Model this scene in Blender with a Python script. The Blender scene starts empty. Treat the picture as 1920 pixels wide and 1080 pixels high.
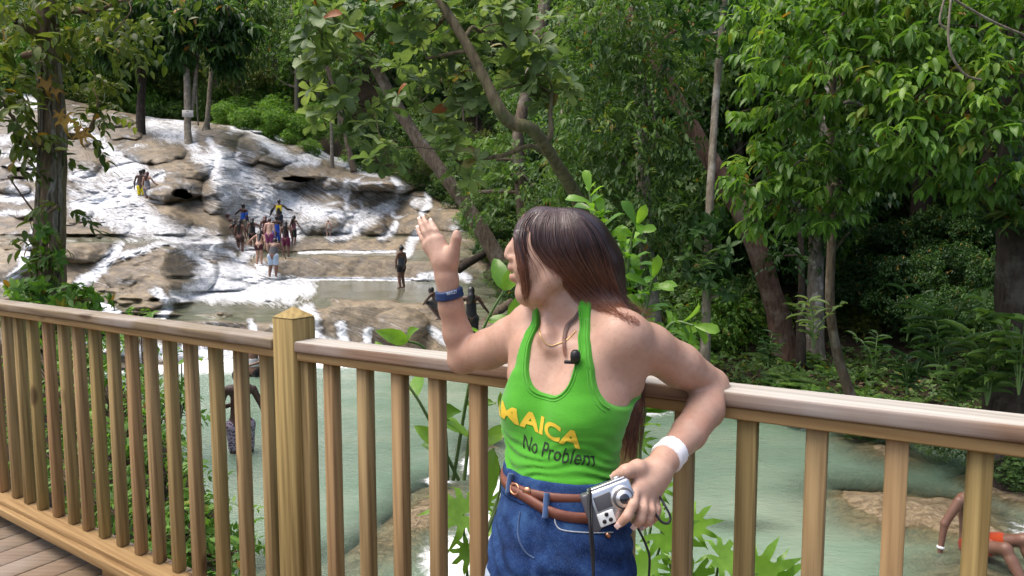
import bpy, bmesh, math, os
import numpy as np
from mathutils import Vector, Matrix
R = math.radians
rng = np.random.default_rng(7)
SC = bpy.context.scene
COL = SC.collection

# ------------------------------------------------------------------ camera, light, exposure
FPX, HORY, CAMZ = 1250.0, 436.0, 1.39          # focal length in 1920-px units, horizon row, eye height over the deck
PITCH = math.atan((540 - HORY) / FPX)
cam = bpy.data.cameras.new('camera'); cam_o = bpy.data.objects.new('camera', cam); COL.objects.link(cam_o)
cam.sensor_width = 36; cam.lens = FPX / 1920 * 36; cam.clip_end = 500; cam.clip_start = 0.05
cam_o.location = (0, 0, CAMZ); cam_o.rotation_euler = (math.pi / 2 - PITCH, 0, 0)
SC.camera = cam_o
SUN_EL, SUN_AZ = 68.0, -95.0                   # azimuth from +Y towards +X
W = bpy.data.worlds.new('World'); SC.world = W; W.use_nodes = True
wn = W.node_tree.nodes; wl = W.node_tree.links
bg = wn['Background']; sk = wn.new('ShaderNodeTexSky'); sk.sky_type = 'NISHITA'; sk.sun_disc = False
sk.sun_elevation = R(SUN_EL); sk.sun_rotation = R(SUN_AZ); sk.air_density = 1.0; sk.dust_density = 6.0; sk.ozone_density = 0.6
wl.new(sk.outputs[0], bg.inputs[0]); bg.inputs[1].default_value = 0.15
sun = bpy.data.lights.new('sun', 'SUN'); sun.energy = 0.95; sun.angle = R(40); sun.color = (1, 0.965, 0.90)
sun_o = bpy.data.objects.new('sun', sun); COL.objects.link(sun_o)
_sd = Vector((math.sin(R(SUN_AZ)) * math.cos(R(SUN_EL)), math.cos(R(SUN_AZ)) * math.cos(R(SUN_EL)), math.sin(R(SUN_EL))))
sun_o.rotation_euler = _sd.to_track_quat('Z', 'Y').to_euler(); sun_o.location = (0, 0, 30)
SC.view_settings.view_transform = 'Standard'; SC.view_settings.look = 'None'; SC.view_settings.exposure = 1.0
SC.view_settings.gamma = 1
SC.render.engine = 'CYCLES'
SC.cycles.max_bounces = 7; SC.cycles.diffuse_bounces = 3; SC.cycles.glossy_bounces = 3; SC.cycles.transmission_bounces = 4
SC.cycles.transparent_max_bounces = 8; SC.cycles.use_denoising = True; SC.cycles.caustics_reflective = False
SC.cycles.caustics_refractive = False

# ------------------------------------------------------------------ pixel <-> world
_cp, _sp = math.cos(PITCH), math.sin(PITCH)
def pt(px, py, t):
    """world point seen at photo pixel (px,py), t metres along the view axis"""
    cx = (np.asarray(px, float) - 960) / FPX; cy = (540 - np.asarray(py, float)) / FPX
    t = np.asarray(t, float)
    return np.stack(np.broadcast_arrays(cx * t, (_cp + cy * _sp) * t, CAMZ + (-_sp + cy * _cp) * t), -1)
def on_z(px, py, z):
    cy = (540 - py) / FPX
    return pt(px, py, (z - CAMZ) / (-_sp + cy * _cp))
def proj(P):
    P = np.asarray(P, float); dy = P[..., 1]; dz = P[..., 2] - CAMZ
    f = dy * _cp - dz * _sp; u = dy * _sp + dz * _cp
    return 960 + FPX * P[..., 0] / f, 540 - FPX * u / f

# ------------------------------------------------------------------ noise
def _h(ix, iy, iz, s):
    n = (ix * 374761393 + iy * 668265263 + iz * 2147483647 + s * 974634777) & 0xFFFFFFFF
    n = ((n ^ (n >> 13)) * 1274126177) & 0xFFFFFFFF
    return ((n ^ (n >> 16)) & 0xFFFF) / 65535.0
def vnoise(P, s=0):
    P = np.asarray(P, float); I = np.floor(P).astype(np.int64); F = P - I; F = F * F * (3 - 2 * F)
    x, y, z = I[..., 0], I[..., 1], I[..., 2]; r = 0
    for a in (0, 1):
        for b in (0, 1):
            for c in (0, 1):
                w = (F[..., 0] if a else 1 - F[..., 0]) * (F[..., 1] if b else 1 - F[..., 1]) * (F[..., 2] if c else 1 - F[..., 2])
                r = r + w * _h(x + a, y + b, z + c, s)
    return r * 2 - 1
def fbm(P, o=4, s=0):
    P = np.asarray(P, float); r = 0; a = 1.0
    for k in range(o):
        r = r + a * vnoise(P * 2 ** k + 17.3 * k, s + k); a *= 0.5
    return r / 1.8
def worley(P, s=0):
    """distance to the nearest scattered point, in cells"""
    P = np.asarray(P, float); I = np.floor(P).astype(np.int64); best = np.full(P.shape[:-1], 9.0); sec = best.copy()
    for a in (-1, 0, 1):
        for b in (-1, 0, 1):
            for c in (-1, 0, 1):
                J = I + np.array([a, b, c]); q = np.stack([_h(J[..., 0], J[..., 1], J[..., 2], s + k * 7) for k in range(3)], -1); d = np.sqrt((((J + .15 + .7 * q) - P) ** 2).sum(-1)); sec = np.minimum(sec, np.maximum(best, d)); best = np.minimum(best, d)
    return best, sec
def sstep(a, b, x):
    t = np.clip((x - a) / (b - a), 0, 1); return t * t * (3 - 2 * t)

# ------------------------------------------------------------------ mesh building
def mesh(name, V, F, mats=None, smooth=False, attrs=None, midx=None):
    V = np.asarray(V, np.float32).reshape(-1, 3); me = bpy.data.meshes.new(name)
    me.vertices.add(len(V)); me.vertices.foreach_set('co', V.ravel())
    if isinstance(F, np.ndarray): Fs = [F]
    else: Fs = [np.asarray(f) for f in F if len(f)]
    tot = [np.full(len(f), f.shape[1], np.int32) for f in Fs]; tot = np.concatenate(tot)
    idx = np.concatenate([f.ravel() for f in Fs]).astype(np.int32)
    me.loops.add(len(idx)); me.loops.foreach_set('vertex_index', idx)
    me.polygons.add(len(tot)); st = np.concatenate([[0], np.cumsum(tot)[:-1]]).astype(np.int32)
    me.polygons.foreach_set('loop_start', st)
    try: me.polygons.foreach_set('loop_total', tot)
    except Exception: pass
    if smooth: me.polygons.foreach_set('use_smooth', np.ones(len(tot), bool))
    if midx is not None: me.polygons.foreach_set('material_index', np.asarray(midx, np.int32))
    for k, a in (attrs or {}).items():
        at = me.attributes.new(k, 'FLOAT', 'POINT'); at.data.foreach_set('value', np.asarray(a, np.float32).ravel())
    for m in (mats if isinstance(mats, (list, tuple)) else [mats] if mats else []): me.materials.append(m)
    me.update(calc_edges=True)
    return me
def obj(name, me, parent=None, loc=None, rot=None):
    o = bpy.data.objects.new(name, me); COL.objects.link(o)
    if parent is not None: o.parent = parent
    if loc is not None: o.location = loc
    if rot is not None: o.rotation_euler = rot
    return o
def empty(name, loc, rz=0.0):
    o = bpy.data.objects.new(name, None); COL.objects.link(o); o.location = loc; o.rotation_euler = (0, 0, rz)
    o.empty_display_size = 0.2
    return o
def tag(o, label=None, cat=None, group=None, kind=None):
    if label: o['label'] = label
    if cat: o['category'] = cat
    if group: o['group'] = group
    if kind: o['kind'] = kind
    return o
class MB:
    """collects pieces of geometry for ONE mesh"""
    def __init__(s): s.V = []; s.F3 = []; s.F4 = []; s.n = 0; s.A = []
    def add(s, V, F, a=0.0):
        V = np.asarray(V, float).reshape(-1, 3); F = np.asarray(F)
        (s.F3 if F.shape[1] == 3 else s.F4).append(F + s.n); s.V.append(V); s.n += len(V)
        s.A.append(np.broadcast_to(np.asarray(a, float), (len(V),)).copy()); return s
    def mesh(s, name, mat, smooth=False, attr='tint'):
        F = [np.concatenate(f) for f in (s.F4, s.F3) if f]
        return mesh(name, np.concatenate(s.V), F, mat, smooth, {attr: np.concatenate(s.A)})
    def build(s, name, mat, parent=None, smooth=False, origin=None):
        if origin is not None: s.V = [v - np.asarray(origin) for v in s.V]
        return obj(name, s.mesh(name, mat, smooth), parent)
BOXF = np.array([[0, 3, 2, 1], [4, 5, 6, 7], [0, 1, 5, 4], [1, 2, 6, 5], [2, 3, 7, 6], [3, 0, 4, 7]])
def box(c, size, M=None):
    sx, sy, sz = np.asarray(size) / 2
    V = np.array([[-sx, -sy, -sz], [sx, -sy, -sz], [sx, sy, -sz], [-sx, sy, -sz], [-sx, -sy, sz], [sx, -sy, sz], [sx, sy, sz], [-sx, sy, sz]])
    if M is not None: V = V @ np.asarray(M).T
    return V + np.asarray(c)
def bevel_box(c, size, M=None, b=0.004, seg=2):
    bm = bmesh.new(); bmesh.ops.create_cube(bm, size=1.0)
    for v in bm.verts: v.co = Vector((v.co.x * size[0], v.co.y * size[1], v.co.z * size[2]))
    bmesh.ops.bevel(bm, geom=bm.edges[:], offset=b, segments=seg, affect='EDGES', profile=0.5)
    bm.verts.index_update()
    V = np.array([v.co[:] for v in bm.verts]); bmesh.ops.triangulate(bm, faces=bm.faces[:])
    F = np.array([[v.index for v in f.verts] for f in bm.faces]); bm.free()
    if M is not None: V = V @ np.asarray(M).T
    return V + np.asarray(c), F
def rotz(a): c, s = math.cos(a), math.sin(a); return np.array([[c, -s, 0], [s, c, 0], [0, 0, 1.0]])
def tube(P, r, n=8, caps=True, wob=0.0, seed=0):
    P = np.asarray(P, float); m = len(P); r = np.broadcast_to(np.asarray(r, float), (m,))
    T = np.gradient(P, axis=0); T /= np.linalg.norm(T, axis=1, keepdims=True) + 1e-9
    up = np.array([0, 0, 1.0]) if abs(T[0, 2]) < 0.9 else np.array([0, 1.0, 0])
    A = np.zeros_like(P); a = np.cross(up, T[0]); a /= np.linalg.norm(a)
    for i in range(m):
        a = a - T[i] * a.dot(T[i]); a /= np.linalg.norm(a) + 1e-9; A[i] = a
    B = np.cross(T, A); th = np.arange(n) * 2 * np.pi / n
    ring = A[:, None, :] * np.cos(th)[None, :, None] + B[:, None, :] * np.sin(th)[None, :, None]
    rr = r[:, None] * np.ones((1, n))
    if wob: rr = rr * (1 + wob * fbm(np.stack(np.broadcast_arrays(np.cos(th)[None] * 1.5 + seed, np.sin(th)[None] * 1.5, np.arange(m)[:, None] * 0.35), -1), 3, seed))
    V = (P[:, None, :] + ring * rr[..., None]).reshape(-1, 3)
    i = np.arange(m - 1)[:, None] * n; j = np.arange(n)[None]; j2 = (j + 1) % n
    F = np.stack([i + j, i + j2, i + n + j2, i + n + j], -1).reshape(-1, 4)
    if caps:
        V = np.concatenate([V, P[:1], P[-1:]]); a0, a1 = m * n, m * n + 1; jj = np.arange(n); k2 = (jj + 1) % n
        c0 = np.stack([np.full(n, a0), k2, jj, jj], -1); c1 = np.stack([np.full(n, a1), (m - 1) * n + jj, (m - 1) * n + k2, (m - 1) * n + k2], -1)
        # caps as triangles are kept as degenerate-free tris in a second list
        return V, F, np.concatenate([c0[:, :3], c1[:, :3]])
    return V, F, None
def add_tube(mb, P, r, n=8, a=0.0, **k):
    V, F, C = tube(P, r, n, **k); off = mb.n; mb.add(V, F, a)
    if C is not None: mb.F3.append(C + off)
def spline(P, n):
    P = np.asarray(P, float); m = len(P); t = np.linspace(0, m - 1, n); i = np.clip(t.astype(int), 0, m - 2); f = (t - i)[:, None]
    g = lambda k: P[np.clip(k, 0, m - 1)]
    p0, p1, p2, p3 = g(i - 1), g(i), g(i + 1), g(i + 2)
    return 0.5 * (2 * p1 + (p2 - p0) * f + (2 * p0 - 5 * p1 + 4 * p2 - p3) * f ** 2 + (3 * p1 - p0 - 3 * p2 + p3) * f ** 3)
def grid_faces(nr, nc, keep=None):
    i = np.arange(nr - 1)[:, None] * nc; j = np.arange(nc - 1)[None]
    F = np.stack([i + j, i + j + 1, i + nc + j + 1, i + nc + j], -1).reshape(-1, 4)
    return F if keep is None else F[keep.ravel()]

# ------------------------------------------------------------------ materials
class NT:
    def __init__(s, name):
        s.m = bpy.data.materials.new(name); s.m.use_nodes = True; s.t = s.m.node_tree; s.b = s.t.nodes['Principled BSDF']; s.out = s.t.nodes['Material Output']
        s.tc = s.n('ShaderNodeTexCoord')
    def n(s, typ, **kw):
        q = s.t.nodes.new(typ)
        for k, v in kw.items(): setattr(q, k, v)
        return q
    def l(s, a, b): s.t.links.new(a, b); return s
    def set(s, **kw):
        for k, v in kw.items():
            i = s.b.inputs[k.replace('_', ' ')]
            if hasattr(v, 'links') or isinstance(v, bpy.types.NodeSocket): s.l(v, i)
            else: i.default_value = (*v, 1) if isinstance(v, tuple) and len(v) == 3 else v
        return s
    def map(s, scale, src=None, rot=(0, 0, 0)):
        m = s.n('ShaderNodeMapping'); m.inputs['Scale'].default_value = scale; m.inputs['Rotation'].default_value = rot
        s.l(src or s.tc.outputs['Object'], m.inputs[0]); return m.outputs[0]
    def noise(s, vec, scale=5, detail=4, rough=0.5, dist=0.0):
        q = s.n('ShaderNodeTexNoise'); q.inputs['Scale'].default_value = scale; q.inputs['Detail'].default_value = detail
        q.inputs['Roughness'].default_value = rough; q.inputs['Distortion'].default_value = dist; s.l(vec, q.inputs['Vector']); return q.outputs[0]
    def ramp(s, fac, stops, interp='LINEAR'):
        q = s.n('ShaderNodeValToRGB'); q.color_ramp.interpolation = interp; e = q.color_ramp.elements
        while len(e) < len(stops): e.new(0.5)
        for k, (p, c) in enumerate(stops):
            e[k].position = p; e[k].color = (*c, 1) if isinstance(c, tuple) else (c, c, c, 1)
        s.l(fac, q.inputs[0]); return q.outputs[0]
    def math(s, op, a, b=None, c=None, clamp=False):
        q = s.n('ShaderNodeMath', operation=op); q.use_clamp = clamp
        for k, v in enumerate((a, b, c)):
            if v is None: continue
            if isinstance(v, (int, float)): q.inputs[k].default_value = v
            else: s.l(v, q.inputs[k])
        return q.outputs[0]
    def mix(s, fac, a, b, mode='MIX'):
        q = s.n('ShaderNodeMix', data_type='RGBA', blend_type=mode)
        for i, v in ((0, fac), (6, a), (7, b)):
            if isinstance(v, (int, float)): q.inputs[i].default_value = v
            elif isinstance(v, tuple): q.inputs[i].default_value = (*v, 1)
            else: s.l(v, q.inputs[i])
        return q.outputs[2]
    def attr(s, name):
        q = s.n('ShaderNodeAttribute'); q.attribute_name = name; return q.outputs['Fac']
    def bump(s, h, strength=0.3, dist=0.02):
        q = s.n('ShaderNodeBump'); q.inputs['Strength'].default_value = strength; q.inputs['Distance'].default_value = dist
        s.l(h, q.inputs['Height']); s.l(q.outputs[0], s.b.inputs['Normal']); return q.outputs[0]
def simple(name, col, rough=0.6, spec=0.4, metal=0.0, var=0.12, vscale=20, bump=0.0, bscale=80):
    m = NT(name); f = m.noise(m.tc.outputs['Object'], vscale, 3)
    c = m.mix(f, tuple(x * (1 - var) for x in col), tuple(min(1, x * (1 + var)) for x in col))
    m.set(Base_Color=c, Roughness=rough, Metallic=metal, Specular_IOR_Level=spec)
    if bump: m.bump(m.noise(m.tc.outputs['Object'], bscale, 4), bump, 0.005)
    return m.m
# ------------------------------------------------------------------ setting materials
def mat_wood(name, dark, light, gscale=1.0, weather=0.0, axis='Z', hv=1.0):
    m = NT(name); tint = m.attr('tint')
    add = m.n('ShaderNodeVectorMath', operation='ADD'); cmb = m.n('ShaderNodeCombineXYZ')
    m.l(m.math('MULTIPLY', tint, 37.0), cmb.inputs[0]); m.l(m.math('MULTIPLY', tint, 11.0), cmb.inputs[2])
    m.l(m.tc.outputs['Object'], add.inputs[0]); m.l(cmb.outputs[0], add.inputs[1]); v = add.outputs[0]
    sc = {'Z': (1, 1, 0.045), 'X': (0.045, 1, 1)}[axis]
    big = m.noise(m.map(sc, v), 26 * gscale, 5, 0.6, 0.6)
    fine = m.noise(m.map(tuple(0.012 if s < 1 else 1.0 for s in sc), v), 120 * gscale, 3, 0.7)
    ringq = m.n('ShaderNodeTexWave', wave_type='BANDS', bands_direction='DIAGONAL'); ringq.inputs['Scale'].default_value = 22 * gscale
    ringq.inputs['Distortion'].default_value = 5; ringq.inputs['Detail'].default_value = 3; m.l(m.map(tuple(0.05 if s < 1 else 1.0 for s in sc), v), ringq.inputs['Vector'])
    g = m.math('ADD', m.math('MULTIPLY', big, 0.42), m.math('ADD', m.math('MULTIPLY', fine, 0.46), m.math('MULTIPLY', ringq.outputs[1], 0.12)))
    col = m.ramp(g, [(0.31, dark), (0.5, tuple(a * .42 + b * .58 for a, b in zip(dark, light))), (0.68, light)])
    # each stick has its own hue: greener or redder
    hue = m.ramp(m.math('FRACT', m.math('MULTIPLY', tint, 7.31)), [(0, (0.86, 0.90, 0.70)), (0.5, (1, 1, 1)), (1, (0.98, 0.84, 0.80))])
    col = m.mix(hv, col, hue, 'MULTIPLY')
    # knots
    vor = m.n('ShaderNodeTexVoronoi'); vor.inputs['Scale'].default_value = 5.5; m.l(m.map(tuple(0.45 if s < 1 else 1.0 for s in sc), v), vor.inputs['Vector'])
    kn = m.ramp(vor.outputs['Distance'], [(0.0, 1.0), (0.085, 0.95), (0.15, 0.0)])
    col = m.mix(m.math('MULTIPLY', kn, 0.75), col, (0.045, 0.02, 0.012))
    blot = m.ramp(m.noise(v, 3.0, 4), [(0.45, 0.0), (0.7, 1.0)])
    if weather: col = m.mix(m.math('MULTIPLY', blot, weather), col, (0.33, 0.295, 0.27))
    if axis == 'X' and weather > .5:                        # the top face is bleached by sun and rain
        gn = m.n('ShaderNodeNewGeometry'); sx = m.n('ShaderNodeSeparateXYZ'); m.l(gn.outputs['Normal'], sx.inputs[0]); bl = m.ramp(sx.outputs[2], [(0.55, 0.0), (0.9, 1.0)]); col = m.mix(m.math('MULTIPLY', bl, m.math('MULTIPLY_ADD', m.math('GREATER_THAN', tint, .5), .55, .22)), col, m.ramp(g, [(.3, (0.31, 0.295, 0.255)), (.7, (0.56, 0.545, 0.495))]))
    m.set(Base_Color=col, Roughness=0.75, Specular_IOR_Level=0.2); m.bump(g, 0.45, 0.004)
    return m.m
M_WOOD = mat_wood('treated_pine', (0.17, 0.110, 0.050), (0.43, 0.305, 0.155))
M_RAIL = mat_wood('weathered_rail', (0.11, 0.075, 0.052), (0.29, 0.215, 0.155), axis='X', weather=0.9)
M_BRAIL = mat_wood('bottom_rail_pine', (0.20, 0.12, 0.05), (0.36, 0.25, 0.115), axis='X')
M_DECK = mat_wood('deck_boards', (0.125, 0.088, 0.058), (0.27, 0.20, 0.135), axis='X', weather=0.45, hv=.3)

def mat_falls():
    m = NT('travertine_and_water'); foam = m.attr('foam'); pool = m.attr('pool'); dark = m.attr('dark')
    ob = m.tc.outputs['Object']; cmb = m.n('ShaderNodeCombineXYZ'); m.l(m.attr('fu'), cmb.inputs[0]); m.l(m.attr('fv'), cmb.inputs[1]); fl_ = cmb.outputs[0]
    n1 = m.noise(ob, 0.6, 6, 0.6, 0.5); n2 = m.noise(ob, 3.2, 6, 0.65); fl = m.noise(m.map((1, .14, 1), fl_), 4.5, 5, 0.65, 0.25)
    rock = m.ramp(n1, [(0.3, (0.085, 0.066, 0.042)), (0.44, (0.185, 0.142, 0.086)), (0.58, (0.325, 0.250, 0.152)), (0.75, (0.21, 0.150, 0.074))])
    rock = m.mix(m.ramp(n2, [(0.38, 0.7), (0.62, 0.0)]), rock, (0.075, 0.060, 0.042))
    rock = m.mix(m.ramp(fl, [(0.5, 0.0), (0.72, 0.5)]), rock, (0.36, 0.315, 0.25))
    wetm = m.ramp(m.math('ADD', m.math('MULTIPLY', foam, .8), m.math('MULTIPLY', m.noise(m.map((1, .18, 1), fl_), 1.6, 4), .6)), [(.38, 0.0), (.62, .75)]); rock = m.mix(wetm, rock, (0.062, 0.053, 0.040))
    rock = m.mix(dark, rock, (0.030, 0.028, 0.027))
    pn = m.noise(m.map((0.5, 1.6, 1)), 2.2, 4, 0.6)
    poolc = m.ramp(pn, [(0.35, (0.095, 0.105, 0.066)), (0.6, (0.16, 0.17, 0.118)), (0.75, (0.25, 0.26, 0.21))])
    base = m.mix(pool, rock, poolc)
    s1 = m.noise(m.map((1, .09, 1), fl_), 7.0, 5, 0.66, 0.5); s2 = m.noise(m.map((1, .16, 1), fl_), 2.0, 5, 0.62, 0.8); sp = m.noise(ob, 5.5, 6, 0.75, 0.6)
    st = m.ramp(m.math('ADD', m.math('MULTIPLY', s1, 0.55), m.math('ADD', m.math('MULTIPLY', s2, 0.25), m.math('MULTIPLY', sp, 0.20))), [(0.36, 0.0), (0.64, 1.0)])
    q = m.math('ADD', m.math('SUBTRACT', m.math('MULTIPLY', st, 0.80), 0.80), m.math('MULTIPLY', foam, 1.22))
    ff = m.ramp(q, [(0.0, 0.0), (0.20, 0.34), (0.50, 0.74), (0.9, 1.0)])
    wc = m.mix(m.ramp(m.math('ADD', m.math('MULTIPLY', s1, .4), m.math('MULTIPLY', sp, .6)), [(0.36, 0.0), (0.58, 1.0)]), (0.33, 0.37, 0.41), (0.78, 0.80, 0.83))
    col = m.mix(ff, base, wc)
    rough = m.mix(ff, m.mix(pool, (0.42, 0.42, 0.42), (0.10, 0.10, 0.10)), (0.85, 0.85, 0.85))
    m.set(Base_Color=col, Roughness=rough, Specular_IOR_Level=0.5)
    h = m.math('ADD', m.math('MULTIPLY', n2, 0.4), m.math('ADD', m.math('MULTIPLY', s1, 0.5), m.math('MULTIPLY', sp, 0.4)))
    h = m.math('MULTIPLY', h, m.math('SUBTRACT', 1.0, m.math('MAXIMUM', m.math('MULTIPLY', pool, 0.85), m.math('MULTIPLY', ff, 0.6))))
    m.bump(h, 0.7, 0.16)
    return m.m
M_FALLS = mat_falls()
def mat_ground(name, a, b, c):
    m = NT(name); ob = m.tc.outputs['Object']; n1 = m.noise(ob, 0.8, 6, 0.65); n2 = m.noise(ob, 9, 5, 0.7)
    col = m.mix(m.ramp(n2, [(0.4, 0.0), (0.62, 1.0)]), m.ramp(n1, [(0.35, a), (0.65, b)]), c)
    m.set(Base_Color=col, Roughness=0.9, Specular_IOR_Level=0.2); m.bump(n2, 0.8, 0.08); return m.m
M_SOIL = mat_ground('forest_soil', (0.012, 0.010, 0.007), (0.026, 0.020, 0.012), (0.048, 0.035, 0.022))

# ------------------------------------------------------------------ the waterfall's rock
FX = {
 -330: [(690,14.5),(600,15.5),(560,17),(500,20),(440,24),(380,29),(320,34),(260,40),(200,47),(165,54)],
 -60: [(690,14.8),(600,15.8),(565,17),(525,19.5),(505,20.3),(470,22.5),(440,24.5),(400,27.5),(380,29),(340,31.5),(300,36),(270,39),(230,44),(200,48),(165,55)],
 100: [(690,15.5),(610,16.5),(580,17.5),(540,19.5),(505,20.6),(455,22),(425,25.5),(385,29.5),(340,31.5),(300,36),(270,39),(235,43.5),(205,48),(180,54)],
 200: [(690,16.5),(620,17.2),(585,18),(540,20.4),(500,21.5),(455,23),(430,26),(385,30),(340,32.5),(305,35.5),(270,39),(235,44),(215,49),(205,55)],
 300: [(690,17.3),(640,17.7),(600,18.2),(590,18.9),(560,20.3),(520,21.6),(470,22.8),(452,24.2),(430,27.5),(385,30.5),(340,33),(310,35),(290,37.5),(262,41),(228,47),(222,55)],
 400: [(690,17.8),(640,18.2),(600,18.6),(585,19.5),(562,22),(545,24.5),(500,26.3),(455,27.6),(440,29.5),(400,32.2),(350,34),(305,36),(290,37.5),(262,41),(240,46),(230,55)],
 480: [(690,18.0),(640,18.4),(604,18.8),(588,20),(560,23),(545,25.5),(520,27.6),(482,30),(470,32.5),(450,34.3),(432,36.2),(380,38),(320,40.5),(295,42.5),(262,46),(246,50),(242,56)],
 560: [(690,18.2),(640,18.5),(600,18.8),(580,19.6),(530,28.6),(522,29.4),(487,30.0),(480,30.5),(472,36),(448,36.8),(440,38.5),(400,40),(335,42),(312,43.5),(290,46),(270,49.5),(262,56)],
 640: [(690,18.3),(640,18.6),(575,18.9),(560,19.4),(545,22.5),(522,29.6),(487,30.0),(480,30.6),(472,36.2),(448,37),(440,38.6),(380,40.5),(334,42),(320,44),(302,48),(292,56)],
 720: [(690,18.3),(640,18.6),(575,18.9),(560,19.4),(545,22.5),(522,29.6),(487,30.0),(480,30.6),(472,36.2),(448,37),(440,38.6),(390,40.5),(345,42),(328,44.5),(315,56)],
 800: [(690,18.0),(640,18.3),(585,18.7),(565,19.4),(550,22),(525,28.8),(490,29.4),(482,30.4),(470,33.5),(440,36.5),(400,39),(360,42),(346,46),(335,56)],
 870: [(690,17.0),(660,17.3),(600,18),(560,20.5),(525,24.5),(490,27.5),(460,30.5),(430,34),(395,38),(372,44),(360,56)],
 990: [(690,16.2),(660,16.8),(610,17.6),(570,20.5),(535,24.5),(500,27.5),(470,30.5),(440,34),(410,38),(390,44),(380,56)],
}
fxk = np.array(sorted(FX)); NXF, NYF = 540, 470
gx = np.linspace(-330, 990, NXF); ytop_k = np.array([FX[k][-1][1] * 0 + FX[k][-1][0] for k in fxk])
ytop = np.interp(gx, fxk, ytop_k); vv = np.linspace(0, 1, NYF)[:, None]
GY = 690 + (ytop[None] - 690) * vv; GX = np.broadcast_to(gx[None], GY.shape).copy()
def col_depth(k, y):
    L = FX[k]; ys = np.array([a for a, b in L])[::-1]; ds = np.array([b for a, b in L])[::-1]
    r = np.interp(y, ys, ds); return np.where(y < ys[0], ds[0] + (ys[0] - y) * 0.35, r)
warp = 5.0 * fbm(np.stack([GX / 60, GY / 25, GX * 0], -1), 3, 5)
GXw = GX + 18 * fbm(np.stack([GX / 90, GY / 40, GX * 0 + 3], -1), 3, 9)
DC = np.stack([col_depth(k, GY + warp) for k in fxk])                       # per key column
ii = np.clip(np.searchsorted(fxk, GXw) - 1, 0, len(fxk) - 2); fr = np.clip((GXw - fxk[ii]) / (fxk[ii + 1] - fxk[ii]), 0, 1); fr = fr * fr * (3 - 2 * fr)
D0 = np.take_along_axis(DC, ii[None], 0)[0] * (1 - fr) + np.take_along_axis(DC, ii[None] + 1, 0)[0] * fr
P0 = pt(GX, GY, D0)
dz = np.gradient(P0[..., 2], axis=0); dd = np.gradient(D0, axis=0)
slope = dz / np.maximum(dd, 1e-4)
POOL = sstep(0.26, 0.10, slope) * (GY > 440)
for _ in range(3):
    POOL = (POOL + np.roll(POOL, 1, 0) + np.roll(POOL, -1, 0) + np.roll(POOL, 1, 1) + np.roll(POOL, -1, 1)) / 5
BOULD = [(288,284,60,24,1),(155,305,36,30,1),(140,258,34,30,1),(338,322,58,22,1),(325,352,58,26,1.1),(405,368,34,34,.8),(425,272,27,30,1),(470,285,30,26,1.2),
 (215,222,48,18,1),(232,250,36,13,1),(22,312,42,24,1.2),(58,288,34,18,1),(20,270,30,20,1),(150,458,60,38,.8),(200,425,44,20,.7),(318,415,42,34,.9),(300,512,108,62,.55),(40,445,50,26,.8),
 (30,500,48,34,.8),(110,560,60,30,.7),(582,322,52,20,1.1),(540,335,40,18,1),(620,332,30,26,1),(725,338,110,22,.8),(604,411,48,30,1),(700,428,28,20,1),(767,422,40,24,.9),(838,408,36,28,.9),
 (640,425,20,14,.8),(752,612,54,36,.8),(440,250,20,12,1),(560,275,26,12,.9),(500,240,40,10,.8),(520,300,40,12,.8),(660,345,24,30,.6),(840,470,40,24,.7),
 (860,520,40,24,.7),(800,385,30,14,.7),(590,295,24,10,.9),(625,308,30,10,.8),(130,400,44,22,.8),(60,390,50,20,.8),(20,350,40,16,.8),(380,310,22,16,.8),(395,245,30,14,.8),(250,560,60,26,.6),(180,595,50,30,.6),(345,560,44,20,.5)]
BUL = np.zeros_like(D0); DARK = np.zeros_like(D0)
wx = 9 * fbm(np.stack([GX / 26, GY / 20, GX * 0 + 7], -1), 3, 31); wy = 6 * fbm(np.stack([GX / 26, GY / 20, GX * 0 + 11], -1), 3, 37)
for (bx, by, rx, ry, a) in BOULD:
    q = np.clip(1 - ((GX + wx - bx) / rx) ** 2 - ((GY + wy - by) / ry) ** 2, 0, None)
    BUL = np.maximum(BUL, a * q ** .52 * rx * 1.05)
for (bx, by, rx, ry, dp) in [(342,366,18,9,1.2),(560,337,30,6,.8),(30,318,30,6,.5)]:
    q = np.clip(1 - ((GX + wx * 1.1 - bx) / rx) ** 2 - ((GY + wy * 1.3 - by) / ry) ** 2, 0, 1); BUL -= 2.2 * dp * np.sqrt(q) * FPX / D0; DARK = np.maximum(DARK, sstep(0.0, 0.4, q) * 0.45)  # hollows pushed back, with their shade also painted into the rock colour
BUL *= (1 - 0.9 * POOL)
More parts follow.
